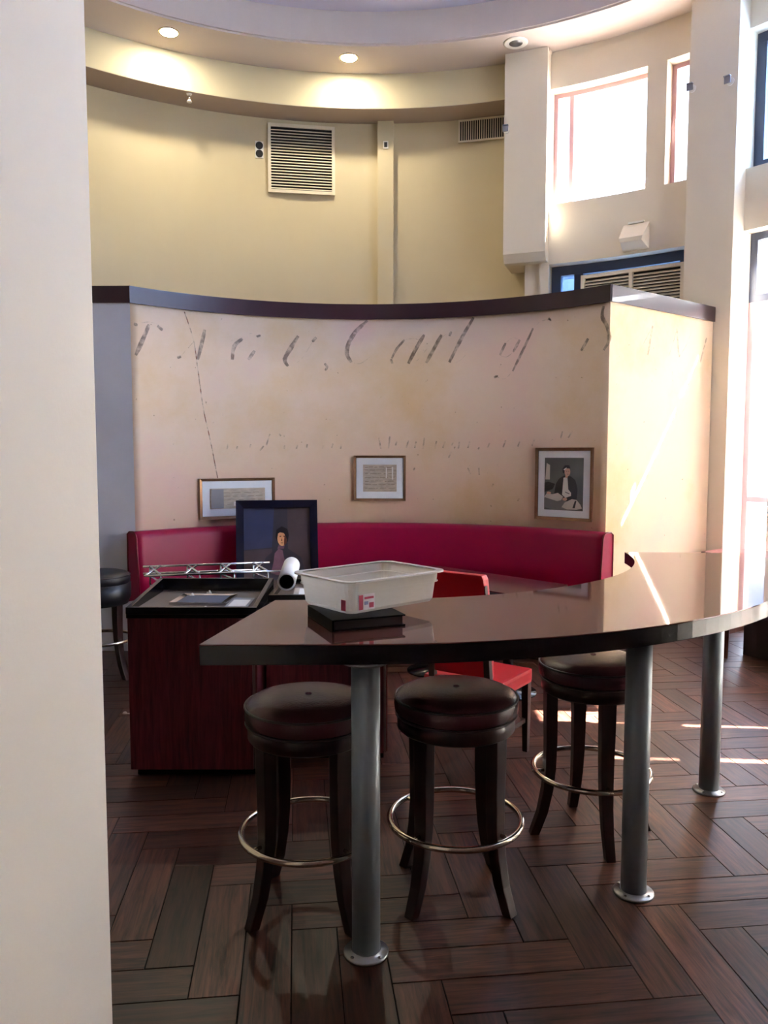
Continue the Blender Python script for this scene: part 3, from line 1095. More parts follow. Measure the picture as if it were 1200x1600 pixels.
# ------------------------------------------------------------------ bar table
def circ(c, r, a0, a1, n_):
    return [(c[0] + r * math.cos(R2D(a0 + (a1 - a0) * i / n_)), c[1] + r * math.sin(R2D(a0 + (a1 - a0) * i / n_))) for i in range(n_ + 1)]


R_O, R_I = 2.335, 1.578
outer = [(-0.585, 2.45)] + circ(CT, R_O, -90, -2, 44)
inner = circ(CT, R_I, -2, -90, 40) + [(-0.447, 3.195)]
table = thing('bar_table', 'long curved bar-height table with glossy brown top', 'table', (0, 0, 0))


def inset(pts, d, sgn):
    out = []
    for i in range(len(pts)):
        a = Vector(pts[max(0, i - 1)])
        b = Vector(pts[min(len(pts) - 1, i + 1)])
        t_ = (b - a).normalized()
        out.append((pts[i][0] - sgn * t_.y * d, pts[i][1] + sgn * t_.x * d))
    return out


top_poly = outer + inner
MB().prism([(x, y) for x, y in top_poly], 1.066, 1.07, 'bar_top').build('table_top', parent=table)
MB().prism(top_poly, 1.003, 1.066, 'bar_edge').build('edge_band', parent=table, bevel=0.002)


def make_post(x, y):
    o = MB().lathe([(0.0475, 0.0), (0.0475, 1.003)], 28, (x, y, 0), 'steel_post').build('post', parent=table)
    MB().lathe([(0.076, 0.0), (0.076, 0.006), (0.072, 0.010), (0.05, 0.011), (0.05, 0.016)], 32, (x, y, 0), 'steel_plate').build('base_flange', parent=o)
    for k in range(4):
        a = math.pi / 4 + k * math.pi / 2
        MB().lathe([(0.006, 0.0), (0.006, 0.003), (0.003, 0.005)], 8, (x + 0.063 * math.cos(a), y + 0.063 * math.sin(a), 0.010), 'chrome').build('screw', parent=o)
    MB().lathe([(0.08, 0.995), (0.08, 1.003)], 24, (x, y, 0), 'steel_plate').build('top_plate', parent=o)


for x, y in ((-0.06, 2.525), (0.952, 2.885), (1.612, 3.79)):
    make_post(x, y)


# ------------------------------------------------------------------ bar stools
def make_stool(label, loc, rotz, leather='leather'):
    t = thing('bar_stool', label, 'stool', loc, rotz, 'round backless bar stools')
    s = MB().lathe([(0.02, 0.70), (0.222, 0.70), (0.231, 0.712), (0.234, 0.735), (0.231, 0.756), (0.224, 0.768), (0.205, 0.781), (0.17, 0.790), (0.1, 0.796), (0.03, 0.798)], 48, mat=leather).build('seat_cushion', parent=t)
    n_ = 40
    MB().tube([(0.231 * math.cos(2 * math.pi * i / n_), 0.231 * math.sin(2 * math.pi * i / n_), 0.762) for i in range(n_)], 0.0045, 6, 'leather_piping', closed=True).build('piping', parent=s)
    MB().tube([(0.228 * math.cos(2 * math.pi * i / n_), 0.228 * math.sin(2 * math.pi * i / n_), 0.700) for i in range(n_)], 0.004, 6, 'leather_piping', closed=True).build('piping', parent=s)
    MB().lathe([(0.0, 0.795), (0.012, 0.797), (0.012, 0.800), (0.006, 0.803)], 12, mat=leather).build('button', parent=s)
    MB().lathe([(0.12, 0.640), (0.215, 0.640), (0.222, 0.648), (0.222, 0.69), (0.216, 0.70), (0.12, 0.70)], 40, mat='stool_wood').build('apron', parent=t)
    for k in range(4):
        a = math.pi / 4 + k * math.pi / 2
        M = Matrix.Rotation(a, 4, 'Z')
        pts = [(0.186, 0, 0.66), (0.186, 0, 0.55), (0.184, 0, 0.42), (0.186, 0, 0.30), (0.196, 0, 0.20), (0.216, 0, 0.10), (0.252, 0, 0.0)]
        sz = [(0.05, 0.062), (0.05, 0.060), (0.048, 0.056), (0.046, 0.052), (0.044, 0.048), (0.042, 0.044), (0.040, 0.040)]
        lg = MB().sweep(pts, sz, M, 'stool_wood').build('leg', parent=t, bevel=0.004)
        MB().tube([M @ Vector((0.20, 0, 0.285)), M @ Vector((0.262, 0, 0.285))], 0.007, 8, 'brass').build('ring_bolt', parent=lg)
    MB().tube([(0.25 * math.cos(2 * math.pi * i / 56), 0.25 * math.sin(2 * math.pi * i / 56), 0.285) for i in range(56)], 0.0125, 10, 'brass', closed=True).build('foot_ring', parent=t)
    return t


stool = make_stool('brown leather bar stool between the two front steel posts', (0.272, 2.91, 0), R2D(2))
dup(stool, (-0.276, 2.818, 0), R2D(-4), 'brown leather bar stool behind the leftmost steel post')
dup(stool, (0.912, 3.372, 0), R2D(45 + 4), 'brown leather bar stool partly behind the middle steel post, beside the red chair')
s4 = make_stool('black bar stool half hidden by the near white wall', (-2.13, 5.80, 0), R2D(20), 'black_stool')
MB().lathe([(0.17, 0.54), (0.215, 0.55), (0.235, 0.60), (0.238, 0.70), (0.17, 0.70)], 36, mat='black_stool').build('seat_skirt', parent=s4)

# ------------------------------------------------------------------ red dining chair
ch = thing('dining_chair', 'red vinyl dining chair with dark legs behind the bar table', 'chair', (0.522, 4.26, 0), -R2D(35.6))
MB().box(-0.22, 0.22, -0.22, 0.22, 0.395, 0.475, 'chair_red').build('seat', parent=ch, bevel=0.018)
for sx in (-1, 1):
    MB().sweep([(sx * 0.195, 0.195, 0.40), (sx * 0.195, 0.20, 0.0)], [(0.042, 0.042), (0.03, 0.03)], None, 'chair_leg').build('leg', parent=ch, bevel=0.003)
    MB().sweep([(sx * 0.165, -0.26, 1.0), (sx * 0.17, -0.20, 0.45), (sx * 0.18, -0.20, 0.36), (sx * 0.185, -0.24, 0.0)], [(0.032, 0.025), (0.036, 0.034), (0.036, 0.036), (0.03, 0.03)], None, 'chair_leg').build('leg', parent=ch, bevel=0.003)
    MB().box(sx * 0.19 - 0.01, sx * 0.19 + 0.01, -0.2, 0.19, 0.17, 0.195, 'chair_leg').build('stretcher', parent=ch)
bk = MB()
vs = []
for z, y, hw in ((0.50, -0.185, 0.178), (0.75, -0.205, 0.180), (1.03, -0.255, 0.176), (1.055, -0.262, 0.168)):
    for dx, dy in ((-hw, -0.028), (hw, -0.028), (hw, 0.03), (-hw, 0.03)):
        vs.append((dx, y + dy, z))
fs = [(0, 1, 2, 3), (12, 13, 14, 15)]
for i in range(3):
    for j in range(4):
        fs.append((4 * i + j, 4 * i + (j + 1) % 4, 4 * i + 4 + (j + 1) % 4, 4 * i + 4 + j))
bk.add(vs, fs, 'chair_red').build('backrest', parent=ch, bevel=0.012)

# ------------------------------------------------------------------ booth table
ax = Vector((0.68, -0.733))
nx = Vector((-0.733, -0.68))
far0 = Vector((0.40, 6.33))
mid = far0 + ax * 0.64 + nx * 0.292
bt = thing('booth_table', 'rectangular plum-topped dining table inside the booth', 'table', (mid.x, mid.y, 0), math.atan2(ax.y, ax.x))
MB().box(-0.64, 0.64, -0.292, 0.292, 0.752, 0.76, 'plum_top').build('table_top', parent=bt)
MB().box(-0.64, 0.64, -0.292, 0.292, 0.715, 0.752, 'dark_edge').build('edge_band', parent=bt, bevel=0.003)
for sx in (-0.36, 0.36):
    MB().lathe([(0.036, 0.02), (0.036, 0.70)], 20, (sx, 0, 0), 'black_lacquer').build('pedestal', parent=bt)
    MB().lathe([(0.2, 0.0), (0.2, 0.012), (0.06, 0.03), (0.036, 0.05)], 28, (sx, 0, 0), 'black_lacquer').build('foot', parent=bt)
    MB().box(sx - 0.12, sx + 0.12, -0.12, 0.12, 0.70, 0.715, 'black_lacquer').build('mounting_plate', parent=bt)


# ------------------------------------------------------------------ wooden cabinets
def cabinet(label, x0, x1, y0, y1, h):
    t = thing('wooden_cabinet', label, 'cabinet', ((x0 + x1) / 2, y0, 0), 0, 'pair of low mahogany cabinets')
    w, d = (x1 - x0) / 2, y1 - y0
    MB().box(-w + 0.02, w - 0.02, 0.05, d - 0.02, 0, 0.06, 'black_lacquer').build('plinth', parent=t)
    MB().box(-w, w, 0.02, d, 0.05, h - 0.03, 'mahogany').build('body', parent=t)
    MB().box(-w, w - 0.022, 0.0, 0.019, 0.045, h - 0.03, 'mahogany').build('front_panel', parent=t, bevel=0.002)
    MB().box(w - 0.020, w - 0.006, 0.0, 0.019, 0.05, h - 0.03, 'chrome').build('edge_strip', parent=t)
    MB().box(-w - 0.004, w + 0.004, -0.006, d + 0.004, h - 0.03, h, 'black_lacquer').build('top', parent=t, bevel=0.003)
    return t


cabinet('mahogany cabinet at the left carrying the black display tray', -1.303, -0.650, 3.94, 4.95, 0.865)
cabinet('mahogany cabinet set back behind the leftmost bar stool', -0.634, 0.018, 4.16, 5.12, 0.865)


# ------------------------------------------------------------------ things lying on the cabinets
def tray(label, loc, rotz, w, d, h, bar, floor_mat, front=1.0):
    t = thing('display_tray', label, 'tray', loc, rotz, 'black framed display trays lying on the cabinets')
    MB().box(-w / 2 + 0.004, w / 2 - 0.004, 0.004, d - 0.004, 0.0, 0.012, floor_mat).build('backing', parent=t)
    hf = h * front
    MB().box(-w / 2, w / 2, 0, bar, 0.001, hf, 'black_lacquer').build('frame_rail', parent=t, bevel=0.003)
    MB().box(-w / 2, w / 2, d - bar, d, 0.001, h, 'black_lacquer').build('frame_rail', parent=t, bevel=0.003)
    for x0, x1 in ((-w / 2, -w / 2 + bar), (w / 2 - bar, w / 2)):
        MB().add([(x0, bar, 0.001), (x1, bar, 0.001), (x1, d - bar, 0.001), (x0, d - bar, 0.001), (x0, bar, hf), (x1, bar, hf), (x1, d - bar, h), (x0, d - bar, h)],
                 [(3, 2, 1, 0), (4, 5, 6, 7), (0, 1, 5, 4), (1, 2, 6, 5), (2, 3, 7, 6), (3, 0, 4, 7)], 'black_lacquer').build('frame_rail', parent=t, bevel=0.003)
    for x0, x1, y0, y1 in ((-w / 2 + bar, w / 2 - bar, bar, bar + 0.006), (-w / 2 + bar, w / 2 - bar, d - bar - 0.006, d - bar)):
        MB().box(x0, x1, y0, y1, 0.012, 0.018, 'gilt_line').build('lip', parent=t)
    return t


tray('black display tray holding a small picture, lying on the left cabinet', (-0.965, 3.885, 0.866), R2D(0), 0.655, 0.62, 0.085, 0.024, 'tray_back', 0.42)
sp = thing('small_picture', 'small blue picture in a silver frame lying in the black tray', 'picture', (-0.975, 4.06, 0.880), R2D(-3))
for q in rails(0.30, 0.26, 0.03, 0.012):
    q.v = [(x, z, -y) for x, y, z in q.v]
    q.build('frame_rail', 'chrome', sp)
MB().box(-0.125, 0.125, 0.026, 0.234, 0.0, 0.006, 'blue_card').build('print', parent=sp)
gc = thing('grey_card', 'pale grey card lying in the black tray beside the small picture', 'card', (-0.76, 3.98, 0.880), 0)
MB().box(-0.06, 0.06, 0.0, 0.26, 0.0, 0.004, 'grey_card').build('sheet', parent=gc)
MB().box(-0.045, 0.045, 0.03, 0.2, 0.004, 0.005, 'white_paper').build('sheet_print', parent=gc)
for i, (x, y, lab) in enumerate(((-0.905, 3.935, 'white plastic clip at the front of the black tray'), (-1.06, 4.30, 'white plastic clip at the back left of the black tray'), (-0.985, 4.385, 'white plastic clip at the back of the black tray'))):
    c_ = MB().box(-0.013, 0.013, -0.008, 0.008, 0, 0.010, 'plate_white').lathe([(0.006, 0.010), (0.007, 0.016), (0.003, 0.02)], 10, (0.002, 0, 0), 'plate_white').build('plastic_clip', bevel=0.001)
    c_.location = (x, y, 0.8795)
    tag(c_, lab, 'clip', 'white clips in the tray')
tray('dark shallow tray under the white paper roll', (-0.335, 4.20, 0.866), R2D(0), 0.58, 0.56, 0.04, 0.026, 'tray_back')

tb = thing('paper_roll', 'white paper roll with a dark hollow end lying on a tray', 'roll', (-0.535, 4.28, 0.965), 0)
dirv = Vector((-0.03, 0.53, 0.03)).normalized()
Lr = 0.46
ns = 24
side = dirv.cross(Vector((0, 0, 1))).normalized()
upv = side.cross(dirv).normalized()
vs, fs = [], []
for s_, r in ((0, 0.040), (0, 0.050), (Lr, 0.050), (Lr, 0.040)):
    for i in range(ns):
        w_ = 2 * math.pi * i / ns
        vs.append(dirv * s_ + (side * math.cos(w_) + upv * math.sin(w_)) * r)
for k in range(4):
    for i in range(ns):
        i2 = (i + 1) % ns
        k2 = (k + 1) % 4
        fs.append((k * ns + i, k * ns + i2, k2 * ns + i2, k2 * ns + i))
MB().add(vs[: 4 * ns], fs[: 3 * ns], 'white_paper', True).build('sheet', parent=tb)
inn = [dirv * s_ + (side * math.cos(2 * math.pi * i / ns) + upv * math.sin(2 * math.pi * i / ns)) * 0.0405 for s_ in (0.002, Lr - 0.002) for i in range(ns)]
MB().add(inn, [(i, (i + 1) % ns, ns + (i + 1) % ns, ns + i) for i in range(ns)], 'tube_inside', True).build('core', parent=tb)
ls = thing('loose_sheets', 'pale loose sheets in the tray beside the paper roll', 'paper', (-0.37, 4.27, 0.879), R2D(4))
MB().box(-0.13, 0.13, 0.0, 0.28, 0.0, 0.006, 'document').build('sheet', parent=ls)
MB().box(-0.10, 0.12, 0.02, 0.24, 0.006, 0.009, 'white_paper').build('sheet', parent=ls)

# chrome rail rack behind the tray
rk = thing('chrome_rack', 'chrome rail rack with crossed brackets lying behind the black tray', 'rack', (-1.02, 4.62, 0.866), R2D(14))
for y, z, x0, x1 in ((0.20, 0.118, -0.40, 0.36), (0.0, 0.092, -0.38, 0.42), (0.20, 0.075, -0.40, 0.30)):
    MB().tube([(x0, y, z), (x1, y, z)], 0.007, 8, 'chrome').build('rail', parent=rk)
for i, x in enumerate((-0.36, -0.14, 0.06, 0.26)):
    br = MB()
    br.tube([(x, 0.20, 0.118), (x + 0.07, 0.0, 0.092)], 0.008, 6, 'chrome')
    br.tube([(x + 0.06, 0.20, 0.118), (x - 0.02, 0.0, 0.092)], 0.007, 6, 'chrome')
    br.tube([(x, 0.20, 0.118), (x, 0.20, 0.0)], 0.006, 6, 'chrome')
    br.tube([(x + 0.07, 0.0, 0.092), (x + 0.07, 0.0, 0.0)], 0.006, 6, 'chrome')
    br.tube([(x, 0.20, 0.06), (x + 0.07, 0.0, 0.05)], 0.006, 6, 'chrome')
    br.tube([(x, 0.20, 0.006), (x + 0.07, 0.0, 0.006)], 0.006, 6, 'chrome')
    br.build('bracket', parent=rk)

# ------------------------------------------------------------------ things on the bar table
ang = math.atan2(0.272, 0.318)
bd = thing('binder', 'black binder lying under the plastic food pan', 'binder', (-0.175, 2.615, 1.0705), R2D(22))
MB().box(0.0, 0.27, 0.0, 0.29, 0.0, 0.006, 'binder').build('cover', parent=bd, bevel=0.002)
MB().box(0.0, 0.27, 0.0, 0.29, 0.035, 0.041, 'binder').build('cover', parent=bd, bevel=0.002)
MB().box(0.0, 0.008, 0.0, 0.29, 0.004, 0.038, 'binder').build('spine', parent=bd)
MB().box(0.012, 0.262, 0.008, 0.282, 0.006, 0.035, 'pages').build('pages', parent=bd)

pan = thing('food_pan', 'cloudy white plastic food pan on the bar table', 'pan', (-0.118, 2.698, 1.1118), ang)
PL, PW, PH = 0.418, 0.292, 0.115


def rrect(x0, x1, y0, y1, r, z, n_=5):
    out = []
    for cx, cy, a0 in ((x1 - r, y0 + r, -90), (x1 - r, y1 - r, 0), (x0 + r, y1 - r, 90), (x0 + r, y0 + r, 180)):
        for i in range(n_ + 1):
            a = R2D(a0 + 90 * i / n_)
            out.append((cx + r * math.cos(a), cy + r * math.sin(a), z))
    return out


def loft(rings, mat, cap_bottom=True):
    m_ = MB()
    n_ = len(rings[0])
    vs = [p_ for rg in rings for p_ in rg]
    fs = []
    for k in range(len(rings) - 1):
        for i in range(n_):
            i2 = (i + 1) % n_
            fs.append((k * n_ + i, k * n_ + i2, (k + 1) * n_ + i2, (k + 1) * n_ + i))
    if cap_bottom:
        fs.append(tuple(range(n_))[::-1])
    return m_.add(vs, fs, mat)


e = 0.0
rings = [rrect(0.008, PL - 0.008, 0.008, PW - 0.008, 0.03, 0.0), rrect(0.0, PL, 0.0, PW, 0.035, 0.012), rrect(-0.008, PL + 0.008, -0.008, PW + 0.008, 0.04, 0.078),
         rrect(-0.013, PL + 0.013, -0.013, PW + 0.013, 0.042, 0.080), rrect(-0.016, PL + 0.016, -0.016, PW + 0.016, 0.044, PH)]
inner_r = [rrect(-0.0135, PL + 0.0135, -0.0135, PW + 0.0135, 0.042, PH), rrect(-0.0105, PL + 0.0105, -0.0105, PW + 0.0105, 0.04, 0.083),
           rrect(-0.0055, PL + 0.0055, -0.0055, PW + 0.0055, 0.038, 0.081), rrect(0.0025, PL - 0.0025, 0.0025, PW - 0.0025, 0.033, 0.014), rrect(0.010, PL - 0.010, 0.010, PW - 0.010, 0.03, 0.003)]
bm_ = loft(rings + inner_r, 'cloudy_plastic')
nn = len(rings[0])
tot = len(rings + inner_r)
bm_.add([bm_.v[(tot - 1) * nn + i] for i in range(nn)], [tuple(range(nn))], 'cloudy_plastic')
bm_.build('body', parent=pan)
loft([rrect(-0.016, PL + 0.016, -0.016, PW + 0.016, 0.044, PH - 0.001), rrect(-0.034, PL + 0.034, -0.034, PW + 0.034, 0.05, PH - 0.002),
      rrect(-0.034, PL + 0.034, -0.034, PW + 0.034, 0.05, PH + 0.004), rrect(-0.012, PL + 0.012, -0.012, PW + 0.012, 0.042, PH + 0.004)], 'pan_rim', False).build('rim', parent=pan)
loft([rrect(-0.0165, PL + 0.0165, -0.0165, PW + 0.0165, 0.044, 0.0765), rrect(-0.0165, PL + 0.0165, -0.0165, PW + 0.0165, 0.044, 0.081)], 'cloudy_plastic', False).build('step_bead', parent=pan)
st = MB().box(0.03, 0.105, -0.0080, -0.0065, 0.012, 0.068, 'sticker').build('paper_label', parent=pan)
sk = MB().box(0.034, 0.052, -0.0086, -0.0080, 0.014, 0.066, 'sticker_red')
sk.box(0.058, 0.10, -0.0086, -0.0080, 0.050, 0.058, 'sticker_red')
sk.box(0.058, 0.075, -0.0086, -0.0080, 0.030, 0.042, 'sticker_blue')
sk.box(0.080, 0.10, -0.0086, -0.0080, 0.018, 0.036, 'sticker_red')
sk.build('label_print', parent=st)
MB().box(-0.0085, -0.007, 0.015, 0.04, 0.012, 0.05, 'sticker_red').build('paper_label', parent=pan)

# ------------------------------------------------------------------ fittings on the upper walls
def wall_fitting(name, label, cat, r, deg, z, group=None, c=C):
    p_ = pol(r, deg, z, c)
    return thing(name, label, cat, (p_.x, p_.y, z), R2D(deg - 90), group)


def half_chord(r, a0, a1):
    h_ = 0.5 * abs(a1 - a0)
    return r * math.sin(R2D(h_)), r * math.cos(R2D(h_))


hw, rr = half_chord(5.0, 95.15, 104.05)
vt = wall_fitting('wall_vent', 'square louvred vent grille on the curved back wall', 'vent', rr - 0.002, 99.6, 4.675)
VH = 0.775
MB().box(-hw + 0.02, hw - 0.02, -0.006, 0.0, 0.02, VH - 0.02, 'vent_dark').build('backing', parent=vt)
for x0, x1, z0, z1 in ((-hw, hw, 0, 0.035), (-hw, hw, VH - 0.035, VH), (-hw, -hw + 0.035, 0.035, VH - 0.035), (hw - 0.035, hw, 0.035, VH - 0.035)):
    MB().box(x0, x1, -0.03, 0.0, z0, z1, 'vent_white').build('frame_rail', parent=vt)
nsl = 21
sl = MB().add([(-hw + 0.035, -0.026, 0.0), (hw - 0.035, -0.026, 0.0), (hw - 0.035, -0.008, 0.016), (-hw + 0.035, -0.008, 0.016),
               (-hw + 0.035, -0.024, -0.003), (hw - 0.035, -0.024, -0.003), (hw - 0.035, -0.006, 0.013), (-hw + 0.035, -0.006, 0.013)],
              [(0, 1, 2, 3), (7, 6, 5, 4), (0, 4, 5, 1), (1, 5, 6, 2), (2, 6, 7, 3), (3, 7, 4, 0)], 'vent_white').mesh('slat')
for i in range(nsl):
    o = bpy.data.objects.new('slat', sl)
    COL.objects.link(o)
    o.parent = vt
    o.location = (0, 0, 0.045 + i * (VH - 0.09) / nsl)

hw, rr = half_chord(5.0, 72.3, 78.5)
vt = wall_fitting('wall_vent', 'wide vent grille with upright slats beside the duct chase', 'vent', rr - 0.002, 75.4, 5.245)
MB().box(-hw + 0.01, hw - 0.01, -0.006, 0.0, 0.01, 0.245, 'vent_dark').build('backing', parent=vt)
for x0, x1, z0, z1 in ((-hw, hw, 0, 0.018), (-hw, hw, 0.237, 0.255), (-hw, -hw + 0.018, 0.018, 0.237), (hw - 0.018, hw, 0.018, 0.237)):
    MB().box(x0, x1, -0.022, 0.0, z0, z1, 'vent_white').build('frame_rail', parent=vt)
sl = MB().box(-0.0045, 0.0045, -0.018, -0.004, 0.018, 0.237, 'vent_white').mesh('slat')
for i in range(19):
    o = bpy.data.objects.new('slat', sl)
    COL.objects.link(o)
    o.parent = vt
    o.location = (-hw + 0.04 + i * (2 * hw - 0.08) / 18, 0, 0)

ot = wall_fitting('wall_socket', 'double black socket on the curved wall beside the square vent', 'socket', 4.997, 105.18, 5.05)
MB().box(-0.048, 0.048, -0.006, 0.0, 0.0, 0.19, 'plate_white').build('plate', parent=ot, bevel=0.002)
for z in (0.05, 0.14):
    MB().prism(circ((0, 0), 0.042, 0, 352, 22), 0, 0.012, 'socket_black').build('outlet', parent=ot).matrix_local = Matrix.Translation((0, -0.004, z)) @ Matrix.Rotation(math.pi / 2, 4, 'X')

th = wall_fitting('thermostat', 'small dark thermostat on the narrow pilaster', 'thermostat', 4.918, 88.25, 5.19)
MB().box(-0.03, 0.03, -0.012, 0.0, 0.0, 0.085, 'plate_white').build('plate', parent=th, bevel=0.002)
MB().box(-0.018, 0.018, -0.016, -0.012, 0.015, 0.07, 'socket_black').build('display', parent=th)

# sprinkler under the soffit
sq = thing('sprinkler', 'small white sprinkler head under the curved soffit', 'sprinkler', (pol(4.66, 114.9).x, pol(4.66, 114.9).y, 5.42), 0)
MB().lathe([(0.02, 0.07), (0.03, 0.085), (0.03, 0.088)], 14, mat='plate_white').build('escutcheon', parent=sq)
MB().lathe([(0.01, 0.03), (0.01, 0.075)], 10, mat='chrome').build('stem', parent=sq)
MB().lathe([(0.028, 0.0), (0.028, 0.006), (0.01, 0.03)], 14, mat='plate_white').build('deflector', parent=sq)


def side_sprinkler(label, r, deg, z):
    t = wall_fitting('sprinkler', label, 'sprinkler', r, deg, z, 'side wall sprinklers')
    MB().prism(circ((0, 0), 0.035, 0, 345, 16), 0, 0.008, 'plate_white').build('escutcheon', parent=t).matrix_local = Matrix.Translation((0, 0, 0)) @ Matrix.Rotation(math.pi / 2, 4, 'X')
    MB().box(-0.012, 0.012, -0.06, -0.004, -0.012, 0.012, 'chrome').build('stem', parent=t)
    MB().box(-0.03, 0.03, -0.068, -0.06, -0.035, 0.025, 'steel_plate').build('deflector', parent=t, bevel=0.003)
    MB().box(-0.03, 0.03, -0.085, -0.05, 0.025, 0.031, 'steel_plate').build('hood', parent=t)
    return t


side_sprinkler('metal sprinkler on the broad column by the narrow clerestory window', 4.348, 45.9, 5.07)
side_sprinkler('metal sprinkler on the right side of the broad column', 4.348, 41.2, 5.02)
side_sprinkler('dark sprinkler at the edge of the duct chase', 4.398, 70.9, 5.10)


def downlight(label, x, y):
    t = thing('downlight', label, 'light', (x, y, Z_RING - 0.006), 0, 'recessed downlights in the ceiling ring')
    MB().lathe([(0.085, 0.0), (0.105, 0.0), (0.108, 0.004), (0.085, 0.005), (0.085, 0.0)], 32, mat='brass', caps=False).build('trim_ring', parent=t)
    MB().lathe([(0.0, 0.002), (0.086, 0.002), (0.086, 0.0055), (0.0, 0.0055)], 28, mat='lamp_glow').build('lens', parent=t)
    ld = bpy.data.lights.new('downlight_lamp', 'SPOT')
    ld.energy = 12
    ld.color = (1.0, 0.78, 0.44)
    ld.spot_size = R2D(150)
    ld.spot_blend = 0.9
    ld.shadow_soft_size = 0.07
    lo = bpy.data.objects.new('downlight_lamp', ld)
    COL.objects.link(lo)
    lo.parent = t
    lo.location = (0, 0, -0.012)
    return t


downlight('lit recessed downlight nearest the left wall edge', -2.165, 8.27)
downlight('lit recessed downlight above the square vent', -0.377, 8.785)
sp_ = thing('ceiling_speaker', 'round white ceiling speaker above the duct chase', 'speaker', (1.361, 8.475, Z_RING - 0.012), 0)
MB().lathe([(0.07, 0.002), (0.11, 0.0), (0.125, 0.006), (0.125, 0.012), (0.07, 0.012), (0.07, 0.002)], 32, mat='plate_white', caps=False).build('rim', parent=sp_)
MB().lathe([(0.0, 0.003), (0.08, 0.003), (0.08, 0.011), (0.0, 0.011)], 28, mat='steel_plate').build('grille', parent=sp_)

# wedge sconce
sc_ = wall_fitting('wall_sconce', 'white wedge wall sconce under the large clerestory window', 'sconce', 4.548, 53.6, 3.72)
hw = 0.135
MB().add([(-hw, 0, 0.0), (hw, 0, 0.0), (hw, 0, 0.27), (-hw, 0, 0.27), (-hw * 0.8, -0.16, 0.06), (hw * 0.8, -0.16, 0.06), (hw * 0.9, -0.17, 0.10), (-hw * 0.9, -0.17, 0.10)],
         [(0, 1, 2, 3), (0, 1, 5, 4), (4, 5, 6, 7), (7, 6, 2, 3), (0, 4, 7, 3), (1, 5, 6, 2)], 'white_paint').build('shade', parent=sc_, bevel=0.004)
MB().box(-0.08, 0.08, -0.02, 0.0, 0.27, 0.29, 'plate_white').build('wall_plate', parent=sc_)

# louvred grille in the transom window
ac = wall_fitting('air_grille', 'white louvred air grille mounted in the dark transom window', 'grille', 4.60, 54.3, 2.95)
hw = 4.6 * math.sin(R2D(6.7))
AH = 0.60
for x0, x1 in ((-hw, -hw + 0.04), (-0.02, 0.02), (hw - 0.04, hw)):
    MB().box(x0, x1, -0.03, 0.02, 0.0, AH, 'vent_white').build('stile', parent=ac)
for z0, z1 in ((0, 0.035), (AH - 0.035, AH)):
    MB().box(-hw + 0.04, -0.02, -0.028, 0.02, z0, z1, 'vent_white').build('frame_rail', parent=ac)
    MB().box(0.02, hw - 0.04, -0.028, 0.02, z0, z1, 'vent_white').build('frame_rail', parent=ac)
MB().box(-hw + 0.02, hw - 0.02, 0.006, 0.016, 0.02, AH - 0.02, 'vent_dark').build('backing', parent=ac)
lw = (hw - 0.06)
sl = MB().add([(-lw / 2, -0.022, 0.0), (lw / 2, -0.022, 0.0), (lw / 2, 0.004, 0.022), (-lw / 2, 0.004, 0.022),
               (-lw / 2, -0.02, -0.004), (lw / 2, -0.02, -0.004), (lw / 2, 0.006, 0.018), (-lw / 2, 0.006, 0.018)],
              [(0, 1, 2, 3), (7, 6, 5, 4), (0, 4, 5, 1), (1, 5, 6, 2), (2, 6, 7, 3), (3, 7, 4, 0)], 'vent_white').mesh('slat')
for sx in (-1, 1):
    for i in range(16):
        o = bpy.data.objects.new('slat', sl)
        COL.objects.link(o)
        o.parent = ac
        o.location = (sx * (0.02 + lw / 2), 0, 0.045 + i * (AH - 0.09) / 16)

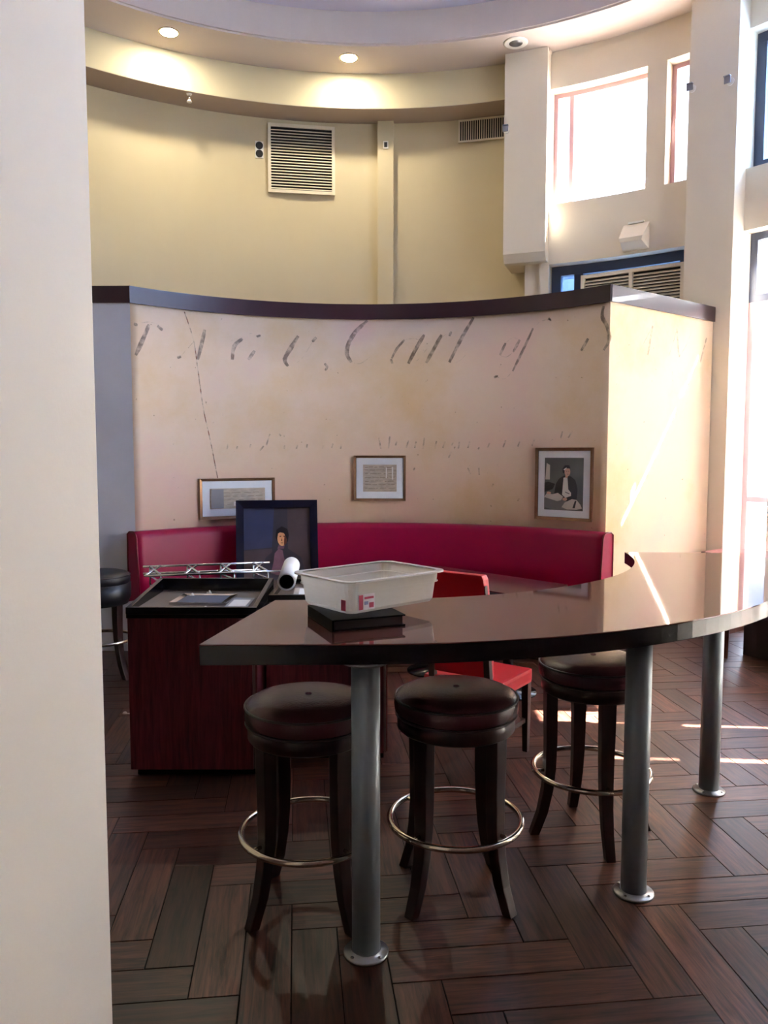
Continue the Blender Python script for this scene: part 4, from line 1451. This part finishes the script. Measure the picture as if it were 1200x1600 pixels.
# ------------------------------------------------------------------ wooden chair by the window, seen under the table edge
wc = thing('side_chair', 'brown wooden chair by the shop window, seen under the bar table edge', 'chair', (2.83, 6.02, 0), R2D(150))
for sx in (-1, 1):
    MB().sweep([(sx * 0.17, 0.17, 0.44), (sx * 0.18, 0.19, 0.0)], [(0.04, 0.04), (0.028, 0.028)], None, 'chair_wood').build('leg', parent=wc, bevel=0.003)
    MB().sweep([(sx * 0.17, -0.24, 0.70), (sx * 0.17, -0.18, 0.45), (sx * 0.18, -0.22, 0.0)], [(0.03, 0.03), (0.036, 0.036), (0.028, 0.028)], None, 'chair_wood').build('leg', parent=wc, bevel=0.003)
MB().box(-0.2, 0.2, -0.2, 0.2, 0.42, 0.46, 'banquette').build('seat', parent=wc, bevel=0.008)
MB().box(-0.17, 0.17, -0.245, -0.22, 0.58, 0.70, 'chair_wood').build('backrest', parent=wc, bevel=0.004)

# small litter on the floor
cb = MB().lathe([(0.004, 0), (0.016, 0.002), (0.013, 0.012), (0.004, 0.016)], 7, mat='white_paper').box(0.01, 0.035, -0.005, 0.006, 0, 0.005, 'white_paper').build('paper_scrap')
cb.location = (-1.66, 4.93, 0.001)
tag(cb, 'tiny white paper scrap on the floor beside the left cabinet', 'litter')

# ------------------------------------------------------------------ outside
gd = MB().arc(C, 4.85, 90.0, -180, 180, -0.25, -0.12, step=6, mat='outside_ground').build('ground')
struct(gd, 'pale pavement outside')
hs = thing('neighbour_house', 'pale gabled building outside the large clerestory window', 'building', (10.5, 27.5, -0.12), R2D(-22))
MB().box(-5, 5, 0, 8, 0, 8.2, 'outside_wall').build('walls', parent=hs)
MB().add([(-5.4, -0.4, 8.0), (5.4, -0.4, 8.0), (-5.4, 8.4, 8.0), (5.4, 8.4, 8.0), (-1.2, -0.4, 11.2), (-1.2, 8.4, 11.2)],
         [(0, 1, 4), (2, 5, 3), (0, 4, 5, 2), (1, 3, 5, 4), (0, 2, 3, 1)], 'outside_roof').build('roof', parent=hs)
for x in (-2.6, 2.2):
    f_ = MB().box(x - 0.7, x + 0.7, -0.08, 0.02, 4.6, 6.4, 'white_paint').build('window', parent=hs)
    MB().box(x - 0.58, x + 0.58, -0.1, -0.06, 4.72, 6.28, 'blue_frame').build('pane', parent=f_)
